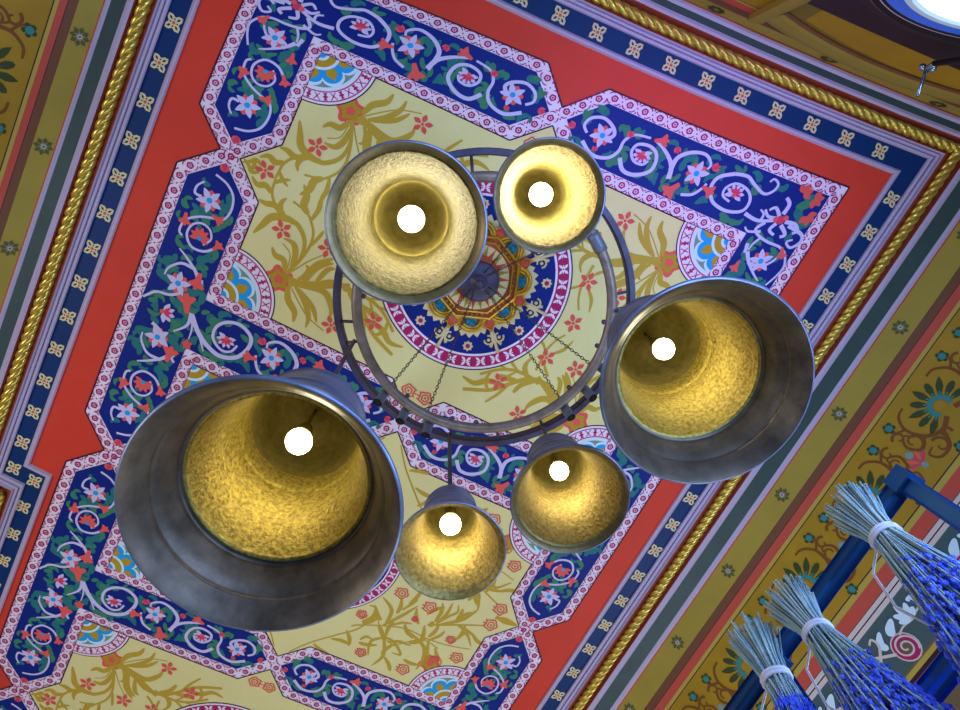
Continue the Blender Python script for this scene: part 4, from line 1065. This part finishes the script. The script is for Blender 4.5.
m1 = MB(); box(m1, W(RX_, .086, RZ), .032, .036, .032, M_RACK); inroot(m1, 'corner_joint', rack)
m1 = MB(); box(m1, W(RX_, .452, RZ-.004), .032, .044, .034, M_RACK); inroot(m1, 'corner_joint', rack)
def lavender(tie, up, L, spread, n, label, seed):
    """tie: where the twine binds it; up: direction to the cut ends; flowers hang the other way"""
    rnd = random.Random(seed); tie = Vector(tie); up = Vector(up).normalized(); a, b = frame_for(up)
    root = empty('lavender_bundle', tie); tag(root, label, 'lavender', 'lavender bundles on the rack')
    sm, fm = MB(), MB()
    for i in range(n):
        t = rnd.uniform(0, 2*PI); q = math.sqrt(rnd.random()); off = a*math.cos(t)*q+b*math.sin(t)*q
        cut = tie+up*rnd.uniform(.072, .098)+off*.040; mid = tie+off*.019
        t2 = t+rnd.uniform(-.5, .5); off2 = a*math.cos(t2)*q+b*math.sin(t2)*q
        e1 = tie-up*(L*rnd.uniform(.35, .5))+off2*spread*.55; e2 = tie-up*(L*rnd.uniform(.82, 1.0))+off2*spread
        tube(sm, [cut, tie+up*.03+off*.024, mid, e1, e2], [.0017, .0017, .0015, .0013, .001], M_STEM, 4)
        s0 = rnd.uniform(-.15, .35)
        nb = 22
        for k in range(nb):
            f = s0+(1-s0)*k/nb; c = (tie-up*(L*.26)+off2*spread*.40).lerp(e2, f)+Vector((rnd.uniform(-1, 1), rnd.uniform(-1, 1), rnd.uniform(-1, 1)))*.0055
            r = rnd.uniform(.0022, .0040); dd = -up*r*1.7
            x1, x2 = frame_for(up)
            fm.add([c+dd, c+x1*r, c+x2*r, c-x1*r, c-x2*r, c-dd], [(0, 1, 2), (0, 2, 3), (0, 3, 4), (0, 4, 1), (5, 2, 1), (5, 3, 2), (5, 4, 3), (5, 1, 4)], M_LAV)
    inroot(sm, 'stems', root); tag(inroot(fm, 'flower_heads', root), kind='stuff')
    m1 = MB()
    for z in (-.004, .002):
        tube(m1, [tie+up*z+(a*math.cos(2*PI*k/18)+b*math.sin(2*PI*k/18))*.0205 for k in range(18)], .0034, M_TWINE, 6, closed=True)
    tube(m1, [tie+a*.021, tie+a*.05-up*.02, tie+a*.06-up*.08, tie+a*.045-up*.13], .002, M_TWINE, 5)
    hook = Vector((RX_-.012, tie.y+.012, RZ+ZC+.016)); tube(m1, [tie+up*.008, tie.lerp(hook, .6)+Vector((-.006, 0, .006)), hook, hook+Vector((.02, .002, .002))], .0018, M_TWINE, 5)
    inroot(m1, 'twine', root)
def at(u, v, z): return unp(u, v, z)
for (tu, cu, z, L, sp, n, lab, sd) in (
    ((886, 537), (858, 512), .79, .33, .080, 170, 'lavender bundle nearest the rack corner, tied with white twine', 1),
    ((818, 633), (794, 606), .79, .32, .076, 170, 'middle lavender bundle hanging beside the rack post with loose twine', 2),
    ((776, 678), (756, 641), .79, .135, .042, 120, 'lowest lavender bundle at the bottom edge, thinner than the other two', 3)):
    t = at(*tu, z); c = at(*cu, z+.066); lavender(t, c-t, L, sp, n, lab, sd)

# ------------------------------------------------------------------ floor far below
fm = MB(); fm.add([(-4, -3, 0), (5, -3, 0), (5, 6, 0), (-4, 6, 0)], [(0, 1, 2, 3)], M_FLOOR); fo = fm.build('floor'); tag(fo, kind='structure')

# ------------------------------------------------------------------ light
w = bpy.data.worlds.new('World'); bpy.context.scene.world = w; w.use_nodes = True
w.node_tree.nodes['Background'].inputs[0].default_value = (.82, .84, 1., 1); w.node_tree.nodes['Background'].inputs[1].default_value = .34
def area(name, loc, target, size, energy, col, sy=None):
    l = bpy.data.lights.new(name, 'AREA'); l.energy = energy; l.color = col; l.size = size
    if sy: l.shape = 'RECTANGLE'; l.size_y = sy
    o = bpy.data.objects.new(name, l); C.objects.link(o); o.location = loc
    o.rotation_euler = (Vector(target)-Vector(loc)).to_track_quat('-Z', 'Y').to_euler(); return o
area('daylight', W(1.2, 3.8, -.6), W(.3, .6, H), 2.2, 40, (1., .97, .93))
area('left_fill', W(-4.2, 2.2, .5), W(.4, 1.2, H), 2., 90, (1., .96, .92), 1.4)  # added fill lamp out of view on the left, brightens the ceiling
area('right_fill', W(4.6, 3.2, .2), W(.4, 1., H), 2., 70, (.9, .95, 1.), 1.4)  # matching unseen fill from the right, added to light the ceiling
area('shop_window', W(.6, -1.15, .5), W(.4, 1.2, 2.2), 1.8, 75, (.32, .52, 1.), .9)
area('blue_lamp', W(2.2, -.6, .3), W(.9, .3, .8), .5, 75, (.36, .55, 1.))
sp = bpy.data.lights.new('violet_spot', 'SPOT'); sp.energy = 190; sp.color = (.5, .12, 1.); sp.spot_size = R_(34); sp.spot_blend = 1.; sp.shadow_soft_size = .3
so = bpy.data.objects.new('violet_spot', sp); C.objects.link(so); so.location = W(-.2, -1.0, .4)
so.rotation_euler = (Vector(W(1.0, -.72, H))-so.location).to_track_quat('-Z', 'Y').to_euler()

sc = bpy.context.scene
sc.view_settings.view_transform = 'Standard'; sc.view_settings.look = 'None'; sc.view_settings.exposure = -.3; sc.view_settings.gamma = 1
sc.view_settings.use_curve_mapping = False
sc.cycles.use_denoising = True
sc.cycles.max_bounces = 8
